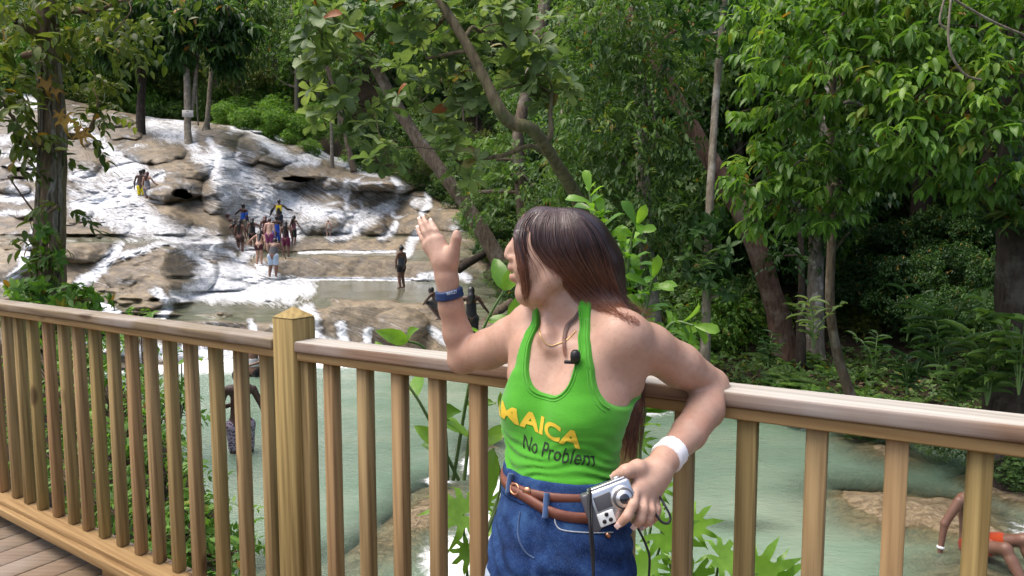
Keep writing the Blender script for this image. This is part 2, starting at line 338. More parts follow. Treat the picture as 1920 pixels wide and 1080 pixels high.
# foam strokes, in photo pixels: (width, points)
STROKES = [
 (10,[(-30,150),(30,172),(60,192),(105,216)]),(12,[(105,216),(150,240),(190,268),(225,300),(250,330)]),(30,[(235,322),(205,350),(190,375),(230,400),(262,410)]),
 (26,[(160,340),(190,380),(240,400)]),(24,[(240,360),(262,392),(290,425),(330,444),(400,458)]),(22,[(150,390),(200,400),(250,430)]),
 (14,[(300,240),(335,232),(352,262),(372,292),(400,302)]),(20,[(285,234),(310,250),(350,250)]),(14,[(140,330),(165,345),(250,348)]),(10,[(245,312),(300,330),(250,345)]),
 (9,[(0,262),(30,260),(70,285),(60,330),(100,350)]),(8,[(-20,372),(40,372),(90,358)]),(7,[(-20,400),(60,400)]),(9,[(0,285),(40,290)]),
 (26,[(400,296),(440,320),(480,350),(520,372),(560,392),(590,402)]),(24,[(430,330),(450,370),(470,400),(500,410)]),(22,[(410,320),(430,360),(440,385)]),(18,[(520,360),(560,385),(590,395),(560,405)]),(18,[(480,380),(540,402),(570,420),(545,440)]),
 (13,[(455,235),(490,255),(515,280),(545,300),(590,303)]),(9,[(440,238),(480,243),(530,262)]),(10,[(588,282),(618,290),(640,304),(690,318),(720,320)]),
 (8,[(650,342),(652,370),(650,392)]),(9,[(742,338),(752,360),(735,380),(705,395),(670,400),(650,402)]),(13,[(735,384),(700,408),(660,430),(620,442)]),(11,[(600,395),(640,402),(700,405)]),(9,[(680,410),(672,430),(640,444)]),
 (6,[(802,352),(804,384),(790,400)]),(9,[(792,428),(774,448),(760,475)]),(8,[(742,420),(730,440),(712,446)]),(7,[(850,360),(838,376)]),
 (11,[(222,462),(195,500),(162,524),(148,532)]),(7,[(305,456),(260,470),(230,480)]),(10,[(14,528),(40,505),(50,470),(62,440)]),(8,[(340,462),(375,490),(400,505)]),
 (24,[(385,520),(420,535),(470,545),(540,548)]),(17,[(420,506),(470,520),(520,535),(575,540)]),(12,[(330,553),(400,556),(500,556)]),(10,[(490,500),(515,520),(530,540)]),(13,[(350,545),(390,540),(430,540)]),
 (3.0,[(540,524),(640,523),(700,524),(850,523)]),(2.6,[(560,473.5),(650,472.5),(740,472)]),(8,[(820,505),(855,510),(880,520)]),(8,[(790,520),(830,514)]),
 (16,[(575,585),(588,620),(600,655)]),(10,[(640,610),(645,650),(660,665)]),(8,[(690,620),(688,660)]),(7,[(470,605),(480,640)]),(9,[(520,612),(560,640)]),(9,[(810,620),(840,640)]),(11,[(600,640),(660,655),(720,660)]),
 (9,[(180,570),(220,590),(240,620)]),(8,[(100,600),(150,630)]),(9,[(290,545),(320,570),(300,600)]),(7,[(865,590),(850,620)]),(14,[(290,660),(400,660),(520,665)]),(12,[(160,640),(260,660)]),(7,[(415,290),(398,276),(392,262)]),
 (7,[(380,455),(430,475),(450,500)]),(10,[(430,455),(470,470),(450,490)]),(6,[(480,432),(520,440),(560,440)]),
]
FOAM = np.zeros_like(D0)
fwx = 5 * fbm(np.stack([GX / 16, GY / 12, GX * 0 + 1], -1), 3, 51); fwy = 5 * fbm(np.stack([GX / 16, GY / 12, GX * 0 + 2], -1), 3, 53)
for w, pts in STROKES:
    pts = np.array(pts, float); best = np.full(D0.shape, 1e9); k = min(1, w / 8)
    for a, b in zip(pts[:-1], pts[1:]):
        ab = b - a; ux = GX + fwx * k - a[0]; uy = GY + fwy * k - a[1]; s = np.clip((ux * ab[0] + uy * ab[1]) / (ab @ ab), 0, 1)
        best = np.minimum(best, (ux - s * ab[0]) ** 2 + (uy - s * ab[1]) ** 2)
    FOAM = np.maximum(FOAM, sstep(1.9, 0.0, np.sqrt(best) / (w * 1.1)) * (0.98 if w < 12 else 0.95))
D1 = D0 - BUL * D0 / FPX
P1 = pt(GX, GY, D1); rock = (1 - POOL) * (1 - .6 * sstep(430, 460, GY) * sstep(520, 570, GX))
bil = np.abs(fbm(P1 * 0.75, 4, 3)); flu = fbm(P1 * np.array([2.6, 2.6, 0.35]), 3, 13); fine = fbm(P1 * 3.0, 3, 23)
Pw = P1 + .25 * np.stack([fbm(P1 * .8, 3, 111), fbm(P1 * .8, 3, 113), fbm(P1 * .8, 3, 117)], -1)
w1, w2 = worley(Pw / np.array([2.3, 2.6, 1.5]), 3); v1, v2 = worley(Pw / np.array([.85, 1.0, .6]), 5)
pil = np.sqrt(np.clip(1 - (w1 / .95) ** 2, 0, 1)); pil2 = np.sqrt(np.clip(1 - (v1 / .95) ** 2, 0, 1)); CRE = sstep(.24, .03, w2 - w1); CRE2 = sstep(.2, .02, v2 - v1)
D2 = D1 - rock * (0.95 * pil + 0.16 * pil2 + 0.20 * bil + 0.12 * flu + 0.06 * fine - .55) - FOAM * (0.06 + 0.30 * np.abs(fine)) + 0.28
thread = sstep(0.25, 1.2, slope) * rock * (0.10 + 0.10 * fbm(P1 * np.array([0.5, 0.5, 0.2]), 2, 61))
P2 = pt(GX, GY, D2)
wetp = sstep(-.25, .3, fbm(P1 * .22, 3, 67)); veil = rock * sstep(.15, .8, slope) * (.26 + .34 * fbm(P1 * .5, 3, 63)); run = rock * CRE * wetp * (.55 + .4 * fbm(P1 * 1.2, 2, 69))
ris = rock * sstep(.9, 2.2, slope) * sstep(425, 450, GY) * sstep(420, 500, GX) * sstep(900, 820, GX); veil = np.maximum(veil, ris * np.clip(.36 + .42 * fbm(np.stack([P1[..., 0] * .9, P1[..., 1] * .1, 0 * GX], -1), 3, 73), 0, .75))
fa = np.clip(np.maximum(np.maximum(FOAM * (1 - .30 * sstep(.6, .95, pil) * (GY < 470)), np.clip(run, 0, .8)), np.clip(veil, 0, .7)) + .1 * FOAM * fine, 0, 1)
FU = np.cumsum(np.concatenate([np.zeros((NYF, 1)), np.diff(P2[..., 0], axis=1)], 1), 1); FV = np.cumsum(np.concatenate([np.zeros((1, NXF)), np.linalg.norm(np.diff(P2, axis=0), axis=2)], 0), 0); FV = FV.mean(1)[:, None] * .3 + FV * .7
# the left of the falls is greyer and wetter, as in the photograph
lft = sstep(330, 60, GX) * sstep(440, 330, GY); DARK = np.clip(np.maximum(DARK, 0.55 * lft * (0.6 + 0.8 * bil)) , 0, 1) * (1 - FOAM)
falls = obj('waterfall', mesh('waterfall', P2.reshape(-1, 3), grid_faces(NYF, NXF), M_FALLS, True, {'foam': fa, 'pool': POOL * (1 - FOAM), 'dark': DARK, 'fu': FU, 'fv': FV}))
tag(falls, 'tan travertine waterfall in broad steps with white cascading water', 'waterfall', kind='structure')
def falls_at(px, py):
    """point of the falls' surface seen at a photo pixel"""
    j = np.argmin(np.abs(gx - px)); i = np.argmin(np.abs(GY[:, j] - py)); return P2[i, j].copy()

# ------------------------------------------------------------------ pool bed, pool water, banks
WZ = -2.0
SHORE_R = np.array([(11, 6.5), (9.5, 8.4), (7.6, 9.8), (5.7, 11.7), (4.0, 12.8), (2.6, 13.6), (0.8, 15.2), (-.6, 17.3), (-1.2, 22), (-1.7, 27), (-2.0, 33), (-2.6, 40), (-4.5, 48), (-14, 56), (-60, 60)], float)
SHORE_L = np.array([(-1.6, 3.0), (-2.6, 5.5), (-3.4, 7.5), (-5.0, 9.6), (-6.4, 11.6), (-7.6, 13.5), (-10, 15.6), (-16, 19), (-24, 24)], float)
def sdist(X, Y, L):
    best = np.full(X.shape, 1e9); sg = np.ones(X.shape)
    for a, b in zip(L[:-1], L[1:]):
        ab = b - a; ux = X - a[0]; uy = Y - a[1]; s = np.clip((ux * ab[0] + uy * ab[1]) / (ab @ ab), 0, 1)
        d = (ux - s * ab[0]) ** 2 + (uy - s * ab[1]) ** 2; cr = ab[0] * uy - ab[1] * ux
        m = d < best; best = np.where(m, d, best); sg = np.where(m, np.sign(cr), sg)
    return np.sqrt(best) * sg
def bank_base(Y): return np.interp(Y, [0, 18, 22, 30, 40, 50, 56, 70, 90, 130], [-2.05, -2.0, -0.9, 0.4, 3.2, 7.0, 9.4, 13, 20, 40])
def bank_z(X, Y):
    s = -sdist(X, Y, SHORE_R)                                                # positive inland (right of the line walked away from us)
    z = bank_base(Y) + np.where(s > 0, 0.10 * np.minimum(s, 4) + 0.30 * np.clip(s - 4, 0, 8) + 0.75 * np.clip(s - 12, 0, 60), 0.7 * s)
    z = np.maximum(z, -6 + 0 * z)
    return z + np.clip(s, 0, 1) * (0.22 * fbm(np.stack([X * .5, Y * .5, 0 * X], -1), 4, 71))
bx = np.concatenate([np.linspace(-75, -12, 40), np.linspace(-11.5, 20, 150), np.linspace(21, 75, 36)]); by_ = np.concatenate([np.linspace(5, 30, 120), np.linspace(30.6, 120, 90)])
BX, BY = np.meshgrid(bx, by_); BZ = bank_z(BX, BY)
hill = obj('riverbank', mesh('riverbank', np.stack([BX, BY, BZ], -1).reshape(-1, 3), grid_faces(len(by_), len(bx)), M_SOIL, True)); tag(hill, kind='structure')
def left_z(X, Y):
    s = sdist(X, Y, SHORE_L); return np.where(s > 0, np.minimum(-1.95 + 0.55 * s, -0.75 + 0.05 * s), -1.95 + 0.7 * s) + 0.12 * fbm(np.stack([X, Y, 0 * X], -1), 3, 77)
lx = np.linspace(-30, 1, 120); ly = np.linspace(2.0, 24, 90); LX, LY = np.meshgrid(lx, ly); LZ = left_z(LX, LY)
o = obj('near_bank', mesh('near_bank', np.stack([LX, LY, LZ], -1).reshape(-1, 3), grid_faces(90, 120), M_SOIL, True)); tag(o, kind='structure')

SHELF = [((-1.15, 7.6), (1.1, 2.6), .85, -0.35), ((-0.5, 10.3), (0.75, 1.8), .75, -.2), ((5.0, 7.9), (2.1, 1.75), .93, 0.1), ((5.9, 10.3), (1.3, 1.5), .85, 0), ((4.7, 6.3), (1.6, .9), .8, .3), ((0.9, 9.3), (.6, .5), .55, 0), ((-2.4, 6.6), (.9, .8), .7, 0), ((6.6, 8.6), (1.0, 1.6), .9, 0), ((2.6, 7.6), (.8, .35), .5, 0)]
def bed_z(X, Y):
    z = np.full(X.shape, -3.2)
    wX = X + 0.35 * fbm(np.stack([X * .9, Y * .9, 0 * X], -1), 3, 81); wY = Y + 0.35 * fbm(np.stack([X * .9, Y * .9, 0 * X + 5], -1), 3, 83)
    for (c, r, h, a) in SHELF:
        ca, sa = math.cos(a), math.sin(a); ux = (wX - c[0]) * ca + (wY - c[1]) * sa; uy = -(wX - c[0]) * sa + (wY - c[1]) * ca
        q = np.clip(1 - (ux / r[0]) ** 2 - (uy / r[1]) ** 2, 0, 1); z = np.maximum(z, -3.2 + (1.25 + 0.05) * np.sqrt(q) * (0.62 + 0.38 * h))
    return z
px_ = np.linspace(-11, 13, 360); py_ = np.linspace(3.0, 20, 300); PX, PY = np.meshgrid(px_, py_)
BED = bed_z(PX, PY); LAY = fbm(np.stack([PX * 1.3, PY * 4.5, 0 * PX], -1), 4, 91); BED = BED + sstep(-3.1, -2.2, BED) * (0.075 * LAY + 0.05 * fbm(np.stack([PX * 6, PY * 6, 0 * PX], -1), 3, 93))
def mat_bed():
    m = NT('river_rock'); ob = m.tc.outputs['Object']
    a = m.noise(m.map((1, 2.6, 1), rot=(0, 0, 0.5)), 3.0, 6, 0.7, 1.2); b = m.noise(m.map((1.2, 1, 1)), 11.0, 5, 0.7, 0.8)
    c = m.ramp(a, [(0.33, (0.10, 0.072, 0.04)), (0.46, (0.26, 0.19, 0.105)), (0.6, (0.40, 0.315, 0.20)), (0.72, (0.17, 0.12, 0.06))])
    c = m.mix(m.ramp(b, [(0.38, 0.65), (0.55, 0.0)]), c, (0.075, 0.055, 0.03)); m.set(Base_Color=c, Roughness=0.35, Specular_IOR_Level=0.5)
    m.bump(m.math('ADD', a, b), 0.9, 0.06); return m.m
o = obj('riverbed', mesh('riverbed', np.stack([PX, PY, BED], -1).reshape(-1, 3), grid_faces(300, 360), mat_bed(), True)); tag(o, kind='structure')
depth = np.clip(WZ - BED, -0.2, 1.4); MURK = 1 - np.exp(-np.clip(depth, 0, 2) * 3.4)
WF = np.zeros_like(PX)
for (c, r) in [((-0.62, 6.7), (.34, .55)), ((-.35, 7.5), (.2, .5)), ((-0.15, 8.6), (.25, .4)), ((-1.0, 8.9), (.22, .18)), ((2.35, 12.6), (.7, .5)), ((6.0, 11.4), (1.0, .25)), ((6.2, 7.2), (.5, .4)), ((-.55, 9.6), (.2, .5)), ((-8, 17), (3.5, 1.2)), ((-5.5, 17.3), (4, .9)), ((-2, 17.6), (2.5, .8))]:
    q = ((PX + .15 * fbm(np.stack([PX * 3, PY * 3, 0 * PX], -1), 2, 95) - c[0]) / r[0]) ** 2 + ((PY - c[1]) / r[1]) ** 2; WF = np.maximum(WF, np.exp(-q * 0.9))
WAVE = 0.012 * fbm(np.stack([PX * 2.2, PY * 3.2, 0 * PX], -1), 3, 97) + 0.05 * WF * np.abs(fbm(np.stack([PX * 5, PY * 5, 0 * PX], -1), 2, 99))
def mat_pool():
    m = NT('milky_pool_water'); mk = m.attr('murk'); fo = m.attr('foam'); ob = m.tc.outputs['Object']
    n = m.noise(m.map((1, 1.8, 1)), 0.45, 4); col = m.ramp(n, [(.3, (0.135, 0.215, 0.150)), (.5, (0.180, 0.258, 0.185)), (.72, (0.240, 0.300, 0.222))])
    sp = m.noise(ob, 9, 6, 0.75, 0.7); ff = m.ramp(m.math('ADD', m.math('MULTIPLY', sp, 0.7), m.math('MULTIPLY', fo, 0.55)), [(0.52, 0.0), (0.72, 1.0)])
    col = m.mix(ff, col, (0.85, 0.87, 0.88)); m.set(Base_Color=col, Roughness=m.mix(ff, (0.06, 0.06, 0.06), (0.6, 0.6, 0.6)), Specular_IOR_Level=0.5)
    rip = m.math('ADD', m.noise(m.map((1, 2.4, 1)), 4.5, 4, 0.6, 0.4), m.math('MULTIPLY', m.noise(m.map((1, 2.0, 1)), 17, 3), 0.35)); nb = m.bump(rip, 0.5, 0.04)
    tr = m.n('ShaderNodeBsdfTransparent'); tr.inputs[0].default_value = (0.92, 0.95, 0.90, 1); gl = m.n('ShaderNodeBsdfGlossy'); gl.inputs['Roughness'].default_value = 0.08; m.l(nb, gl.inputs['Normal'])
    fr = m.n('ShaderNodeFresnel'); fr.inputs[0].default_value = 1.33; m.l(nb, fr.inputs['Normal']); s1 = m.n('ShaderNodeMixShader'); m.l(fr.outputs[0], s1.inputs[0]); m.l(tr.outputs[0], s1.inputs[1]); m.l(gl.outputs[0], s1.inputs[2])
    s2 = m.n('ShaderNodeMixShader'); m.l(m.math('MAXIMUM', mk, ff), s2.inputs[0]); m.l(s1.outputs[0], s2.inputs[1]); m.l(m.b.outputs[0], s2.inputs[2]); m.l(s2.outputs[0], m.out.inputs[0]); return m.m
M_POOL = mat_pool()
o = obj('water', mesh('water', np.stack([PX, PY, WZ + WAVE], -1).reshape(-1, 3), grid_faces(300, 360), M_POOL, True, {'murk': MURK, 'foam': WF})); tag(o, kind='structure')

# ------------------------------------------------------------------ deck and railing
RZ = 1.07
LA, LB = on_z(0, 559, RZ)[:2], on_z(517, 619, RZ)[:2]
RA, RB = on_z(590, 632, RZ)[:2], on_z(1920, 775, RZ)[:2]
ud = (RB - LA) / np.linalg.norm(RB - LA); nd = np.array([ud[1], -ud[0]])           # along the rail; towards us
if nd[1] > 0: nd = -nd
LA, LB, RA, RB = (p + nd * 0.045 for p in (LA, LB, RA, RB))                         # centre line
ext = lambda A, B, k: B + (B - A) / np.linalg.norm(B - A) * k
def pxat(p, z): return proj(np.array([p[0], p[1], z]))[0]
def solve(A, B, px, z):
    lo, hi = -0.6, 1.6
    for _ in range(50):
        m_ = (lo + hi) / 2
        if pxat(A + (B - A) * m_, z) < px: lo = m_
        else: hi = m_
    return A + (B - A) * lo
postc = solve(RA, RB, 553, 1.0)
origin = np.array([postc[0], postc[1], 0.0])
rail = empty('wooden_railing', origin); tag(rail, 'long pine railing with square balusters and a peaked post along the deck', 'railing')
def rail_piece(name, A, B, z0, size, mat, b=0.007, tt=None):
    L = np.linalg.norm(B - A); a = math.atan2(B[1] - A[1], B[0] - A[0]); mb = MB(); V, F = bevel_box((0, 0, 0), (L, size[0], size[1]), None, b, 3); mb.add(V, F, tt if tt is not None else rng.random())
    o = mb.build(name, mat, rail, smooth=False); c = (A + B) / 2; o.location = Vector((c[0], c[1], z0)) - Vector(origin); o.rotation_euler = (0, 0, a); return o
LE = ext(LB, LA, 1.6); RE = ext(RA, RB, 1.6)
pa = math.atan2(ud[1], ud[0])
rail_piece('top_rail', LE, postc - ud * 0.047, RZ - .0165, (0.092, 0.033), M_RAIL, tt=.3); rail_piece('sub_rail', LE, postc - ud * 0.047, RZ - .033 - .0135, (0.070, 0.026), M_BRAIL, .004)
rail_piece('top_rail', postc + ud * 0.047, RE, RZ - .0165, (0.092, 0.033), M_RAIL, tt=.8); rail_piece('sub_rail', postc + ud * 0.047, RE, RZ - .033 - .0135, (0.070, 0.026), M_BRAIL, .004)
for A, B in ((LE, postc - ud * 0.047), (postc + ud * 0.047, RE)):
    rail_piece('bottom_rail', A, B, 0.10, (0.089, 0.038), M_BRAIL, 0.005)
    q = nd * 0.058; rail_piece('bottom_trim', A + q, B + q, 0.082, (0.027, 0.038), M_BRAIL, 0.004)
def stick(name, p, z0, z1, w, mat, cap=0.0):
    mb = MB(); V, F = bevel_box((0, 0, (z1 - z0) / 2), (w, w, z1 - z0), None, 0.003, 1)
    mb.add(V, F, rng.random())
    if cap:
        h = w / 2; mb.add([[-h, -h, z1 - z0 + .0015], [h, -h, z1 - z0 + .0015], [h, h, z1 - z0 + .0015], [-h, h, z1 - z0 + .0015], [0, 0, z1 - z0 + cap]], np.array([[0, 1, 4], [1, 2, 4], [2, 3, 4], [3, 0, 4]]), rng.random())
    o = mb.build(name, mat, rail); o.location = Vector((p[0], p[1], z0)) - Vector(origin); o.rotation_euler = (0, 0, pa); return o
stick('post', postc, 0.0, 1.135, 0.089, M_WOOD, 0.032)
BAL_L = [-14, 12, 35, 60, 90, 119, 146, 177, 211, 246, 281, 318, 357, 404, 451, 501]
BAL_R = [577, 622, 685, 750, 820, 897, 980, 1073, 1176, 1285, 1403, 1533, 1683, 1838]
for q in BAL_L: stick('baluster', solve(LA, LB, q, 1.0) if q > 20 else solve(LA, LB, q, 1.0), 0.1205, RZ - .0605, 0.038, M_WOOD)
for q in BAL_R: stick('baluster', solve(RA, RB, q, 1.0), 0.1205, RZ - .0605, 0.038, M_WOOD)
lp_ = solve(LA, LB, -14, 1.0); rp_ = solve(RA, RB, 1838, 1.0)
for k in range(1, 11): stick('baluster', lp_ - ud * .128 * k, 0.1205, RZ - .0605, 0.038, M_WOOD)
for k in range(1, 14): stick('baluster', rp_ + ud * .118 * k, 0.1205, RZ - .0605, 0.038, M_WOOD)
stick('post', LE - ud * .0475, 0.0, 1.135, 0.089, M_WOOD, 0.032); stick('post', RE + ud * .0475, 0.0, 1.135, 0.089, M_WOOD, 0.032)
for q, zz in ((232, 0.05), (-4, .05), (720, .05), (1300, .05)):
    c = solve(LA, LB, q, 0.05) if q < 560 else solve(RA, RB, q, .05); mb = MB(); V, F = bevel_box((0, 0, 0), (0.09, 0.10, 0.075), None, .004, 1); mb.add(V, F, rng.random())
    o = mb.build('rail_block', M_BRAIL, rail); o.location = Vector((c[0] + nd[0] * .015, c[1] + nd[1] * .015, 0.0425)) - Vector(origin); o.rotation_euler = (0, 0, pa)
# deck: planks square to the railing
mb = MB(); pw = 0.142
for k in range(-22, 48):
    V = box((0.0, 0, 0), (3.2, pw - 0.006, 0.036)); V, F = bevel_box((0, 0, 0), (3.2, pw - 0.007, 0.036), None, .003, 1)
    c = LA + ud * (k * pw - .6) + nd * (1.6 - 0.16); V = V @ rotz(math.atan2(nd[1], nd[0])).T + np.array([c[0], c[1], -0.018 + 0.002 * (rng.random() - .5)]); mb.add(V, F, rng.random())
dk = mb.mesh('deck', M_DECK); o = obj('deck', dk); tag(o, kind='structure')
mb = MB()
for q, e in ((0.10, 8.4), (1.6, 8.4)):
    c = LA + ud * 3.5 - nd * 0.16 + nd * (q); V, F = bevel_box((0, 0, 0), (e, 0.045, 0.22), None, .004, 1); mb.add(V @ rotz(pa).T + np.array([c[0], c[1], -0.148]), F, rng.random())
o = mb.build('deck_joists', M_DECK); tag(o, kind='structure')
# ------------------------------------------------------------------ foliage
T_SIMPLE = (np.array([(0, 0, 0), (.5, .42, .07), (0, 1, -.16), (-.5, .42, .07), (0, .48, 0)], float), np.array([[0, 1, 4], [1, 2, 4], [0, 4, 3], [3, 4, 2]]))
def _rows(ws, ys, zs, edge=.06):
    V = [(0, 0, 0)]; F = []
    for w, y, z in zip(ws, ys, zs): V += [(-w, y, z + edge), (0, y, z), (w, y, z + edge)]
    V.append((0, 1, zs[-1] - .09)); n = len(ws); e = 1 + 3 * n
    F += [(0, 2, 1), (0, 3, 2)]
    for k in range(n - 1):
        a = 1 + 3 * k
        for j in (0, 1): F += [(a + j, a + j + 1, a + j + 4), (a + j, a + j + 4, a + j + 3)]
    a = 1 + 3 * (n - 1); F += [(a, a + 1, e), (a + 1, a + 2, e)]
    return np.array(V, float), np.array(F)
T_OVATE = _rows((.34, .5, .44, .22), (.14, .36, .62, .86), (0, 0, -.04, -.12))
T_OBOV = _rows((.16, .36, .5, .42), (.12, .40, .70, .90), (0, .02, -.01, -.07))
T_LANCE = _rows((.26, .5, .40, .18), (.12, .38, .66, .87), (0, .01, -.05, -.14), .10)
def palmate(nl=9, notch=.42):
    V = [(0, 0, 0)]; F = []
    for k in range(nl):
        a = (k - (nl - 1) / 2) * 2 * math.pi / (nl + 0.8); L = 1 - .32 * abs(k - (nl - 1) / 2) / ((nl - 1) / 2)
        for (da, q, z) in ((-.24, .45, .05), (-.13, .72, .07), (0, 1, -.20 - .05 * (k % 3)), (.13, .72, .05), (.24, .45, .06)):
            V.append((math.sin(a + da) * L * q * .62, math.cos(a + da) * L * q * .62, z))
        b = 1 + 5 * k; F += [(0, b, b + 4), (b, b + 1, b + 3), (b, b + 3, b + 4), (b + 1, b + 2, b + 3)]
        if k: F.append((0, b - 1, b))
    return np.array(V, float), np.array(F)
T_PALM = palmate()
def unit(a): return a / (np.linalg.norm(a, axis=-1, keepdims=True) + 1e-9)
def leaf_geo(P, D, N, L, w, T):
    D = unit(D); S = unit(np.cross(D, N)); U = np.cross(S, D); tv, tf = T; L = np.broadcast_to(L, (len(P),))
    V = P[:, None] + L[:, None, None] * (S[:, None] * (tv[:, 0] * w)[None, :, None] + D[:, None] * tv[None, :, 1, None] + U[:, None] * tv[None, :, 2, None])
    F = tf[None] + (np.arange(len(P)) * len(tv))[:, None, None]
    return V.reshape(-1, 3), F.reshape(-1, 3)
class Leaves:
    """many leaves for ONE foliage mesh; tint is kept per leaf"""
    def __init__(s, T=T_SIMPLE, w=.42): s.P = []; s.D = []; s.N = []; s.L = []; s.t = []; s.T = T; s.w = w
    def put(s, P, D, N, L, t):
        P = np.atleast_2d(P); n = len(P); s.P.append(P); s.D.append(np.broadcast_to(D, (n, 3))); s.N.append(np.broadcast_to(N, (n, 3))); s.L.append(np.broadcast_to(L, (n,))); s.t.append(np.broadcast_to(t, (n,)))
    def into(s, mb):
        P, D, N, L, t = (np.concatenate(a) for a in (s.P, s.D, s.N, s.L, s.t))
        V, F = leaf_geo(P, D, N, L, s.w, s.T); mb.add(V, F, np.repeat(t, len(s.T[0]))); return mb
    def sprigs(s, B, D, kind, k, L, spread=.3, t0=None, r=None):
        """B bases, D axis directions; k leaves each"""
        g = r or rng; n = len(B); D = unit(D); A = unit(np.cross(D, g.normal(size=(n, 3)))); C = np.cross(D, A)
        tb = g.random(n) if t0 is None else np.broadcast_to(t0, (n,))
        for j in range(k):
            t = np.clip(tb * .8 + .2 * g.random(n), 0, .96); old = g.random(n) < .010; t = np.where(old, 1.0, t)
            l = L * g.uniform(.65, 1.15, n)
            if kind == 'rosette':
                a = j * 2 * np.pi / k + g.normal(0, .25, n); rad = A * np.cos(a)[:, None] + C * np.sin(a)[:, None]; up = g.uniform(.05, .65, n)[:, None]
                d = rad + D * up; d[:, 2] -= .15; s.put(B + rad * .03 * L, d, D + .25 * g.normal(size=(n, 3)), l, t)
            elif kind == 'pinnate':
                u = (j // 2 + .6) / (k / 2); side = 1 if j % 2 else -1; pos = B + D * (u * spread); pos[:, 2] -= spread * .45 * u * u
                d = D * .55 + A * side * .85; d[:, 2] -= .35 + .3 * u; nn = np.array([0, 0, 1.0]) + .35 * g.normal(size=(n, 3)); s.put(pos, d, nn, l, t)
            elif kind == 'pendant':
                a = j * 2.4 + g.normal(0, .4, n); rad = A * np.cos(a)[:, None] + C * np.sin(a)[:, None]; d = rad * .7 + D * .35; d[:, 2] -= .75
                pos = B + D * (spread * (j / k - .5)); s.put(pos, d, rad + np.array([0, 0, .8]), l, t)
    def cluster(s, c, rad, n, kind, k, L, spread=.3, shell=.45, r=None, up=.35, tb=None):
        g = r or rng; d = unit(g.normal(size=(n, 3))); q = shell + (1 - shell) * np.sqrt(g.random(n)); rad = np.broadcast_to(np.asarray(rad, float), (3,))
        lump = 1 + .35 * vnoise(d * 2.2 + np.asarray(c) * 1.7, 5); B = np.asarray(c) + d * rad * (q * lump)[:, None]
        s.sprigs(B, d * .8 + np.array([0, 0, up]) + .45 * g.normal(size=(n, 3)), kind, k, L, spread, None if tb is None else np.clip(tb + .22 * g.normal(size=n), 0, .95), g)
        return B

def mat_leaf(name, dark, mid, light, old=(0.30, 0.16, 0.03), trans=0.38, rough=0.5, spec=0.36):
    m = NT(name); t = m.attr('tint')
    c = m.ramp(t, [(0.0, dark), (0.45, mid), (0.93, light), (0.985, old)]); c = m.mix(m.ramp(m.noise(m.tc.outputs['Object'], 35, 2), [(0.35, 0.0), (0.7, 0.35)]), c, dark)
    m.set(Base_Color=c, Roughness=rough, Specular_IOR_Level=spec)
    tl = m.n('ShaderNodeBsdfTranslucent'); tc = m.mix(1.0, c, (1.5, 1.55, 0.7), 'MULTIPLY'); m.l(tc, tl.inputs[0])
    s = m.n('ShaderNodeMixShader'); s.inputs[0].default_value = trans; m.l(m.b.outputs[0], s.inputs[1]); m.l(tl.outputs[0], s.inputs[2]); m.l(s.outputs[0], m.out.inputs[0])
    return m.m
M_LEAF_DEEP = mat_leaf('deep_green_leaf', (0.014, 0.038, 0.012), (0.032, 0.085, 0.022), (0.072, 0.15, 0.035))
M_LEAF_MID = mat_leaf('mid_green_leaf', (0.03, 0.066, 0.018), (0.08, 0.16, 0.04), (0.165, 0.265, 0.065))
M_LEAF_BRIGHT = mat_leaf('bright_green_leaf', (0.05, 0.12, 0.02), (0.115, 0.245, 0.035), (0.20, 0.36, 0.06))
M_LEAF_YELLOW = mat_leaf('yellow_green_leaf', (0.042, 0.10, 0.016), (0.11, 0.23, 0.034), (0.22, 0.35, 0.06), rough=.42)
M_LEAF_GREY = mat_leaf('grey_green_leaf', (0.06, 0.105, 0.038), (0.14, 0.21, 0.078), (0.24, 0.31, 0.135), old=(0.34, 0.10, 0.025))
M_LEAF_OLIVE = mat_leaf('olive_leaf', (0.034, 0.062, 0.012), (0.095, 0.14, 0.028), (0.19, 0.225, 0.05), old=(0.36, 0.20, 0.03))
M_LEAF_OLD = mat_leaf('dying_leaf', (0.30, 0.17, 0.03), (0.40, 0.22, 0.05), (0.48, 0.30, 0.06))
def mat_bark(name, a, b, lich=(0.30, 0.29, 0.25), la=.35):
    m = NT(name); v = m.map((1, 1, 0.22)); n1 = m.noise(v, 14, 6, .7); n2 = m.noise(m.tc.outputs['Object'], 2.3, 5, .65)
    c = m.mix(m.ramp(n1, [(.35, 0.0), (.65, 1.0)]), a, b); c = m.mix(m.ramp(n2, [(.52, 0.0), (.66, la)]), c, lich); m.set(Base_Color=c, Roughness=.9, Specular_IOR_Level=.2); m.bump(n1, .9, .04); return m.m
M_BARK = mat_bark('brown_bark', (0.055, 0.042, 0.03), (0.15, 0.115, 0.08)); M_BARK_PALE = mat_bark('pale_bark', (0.12, 0.10, 0.075), (0.26, 0.225, 0.17), (0.42, 0.40, 0.35), .7)
M_BARK_DARK = mat_bark('dark_bark', (0.022, 0.017, 0.013), (0.06, 0.045, 0.035), la=.15); M_BARK_RED = mat_bark('red_bark', (0.05, 0.03, 0.022), (0.125, 0.075, 0.055), (0.22, 0.19, 0.16), .45)
M_STEM = simple('green_stem', (0.10, 0.17, 0.05), .5); M_TWIG = simple('brown_twig', (0.09, 0.065, 0.04), .8)

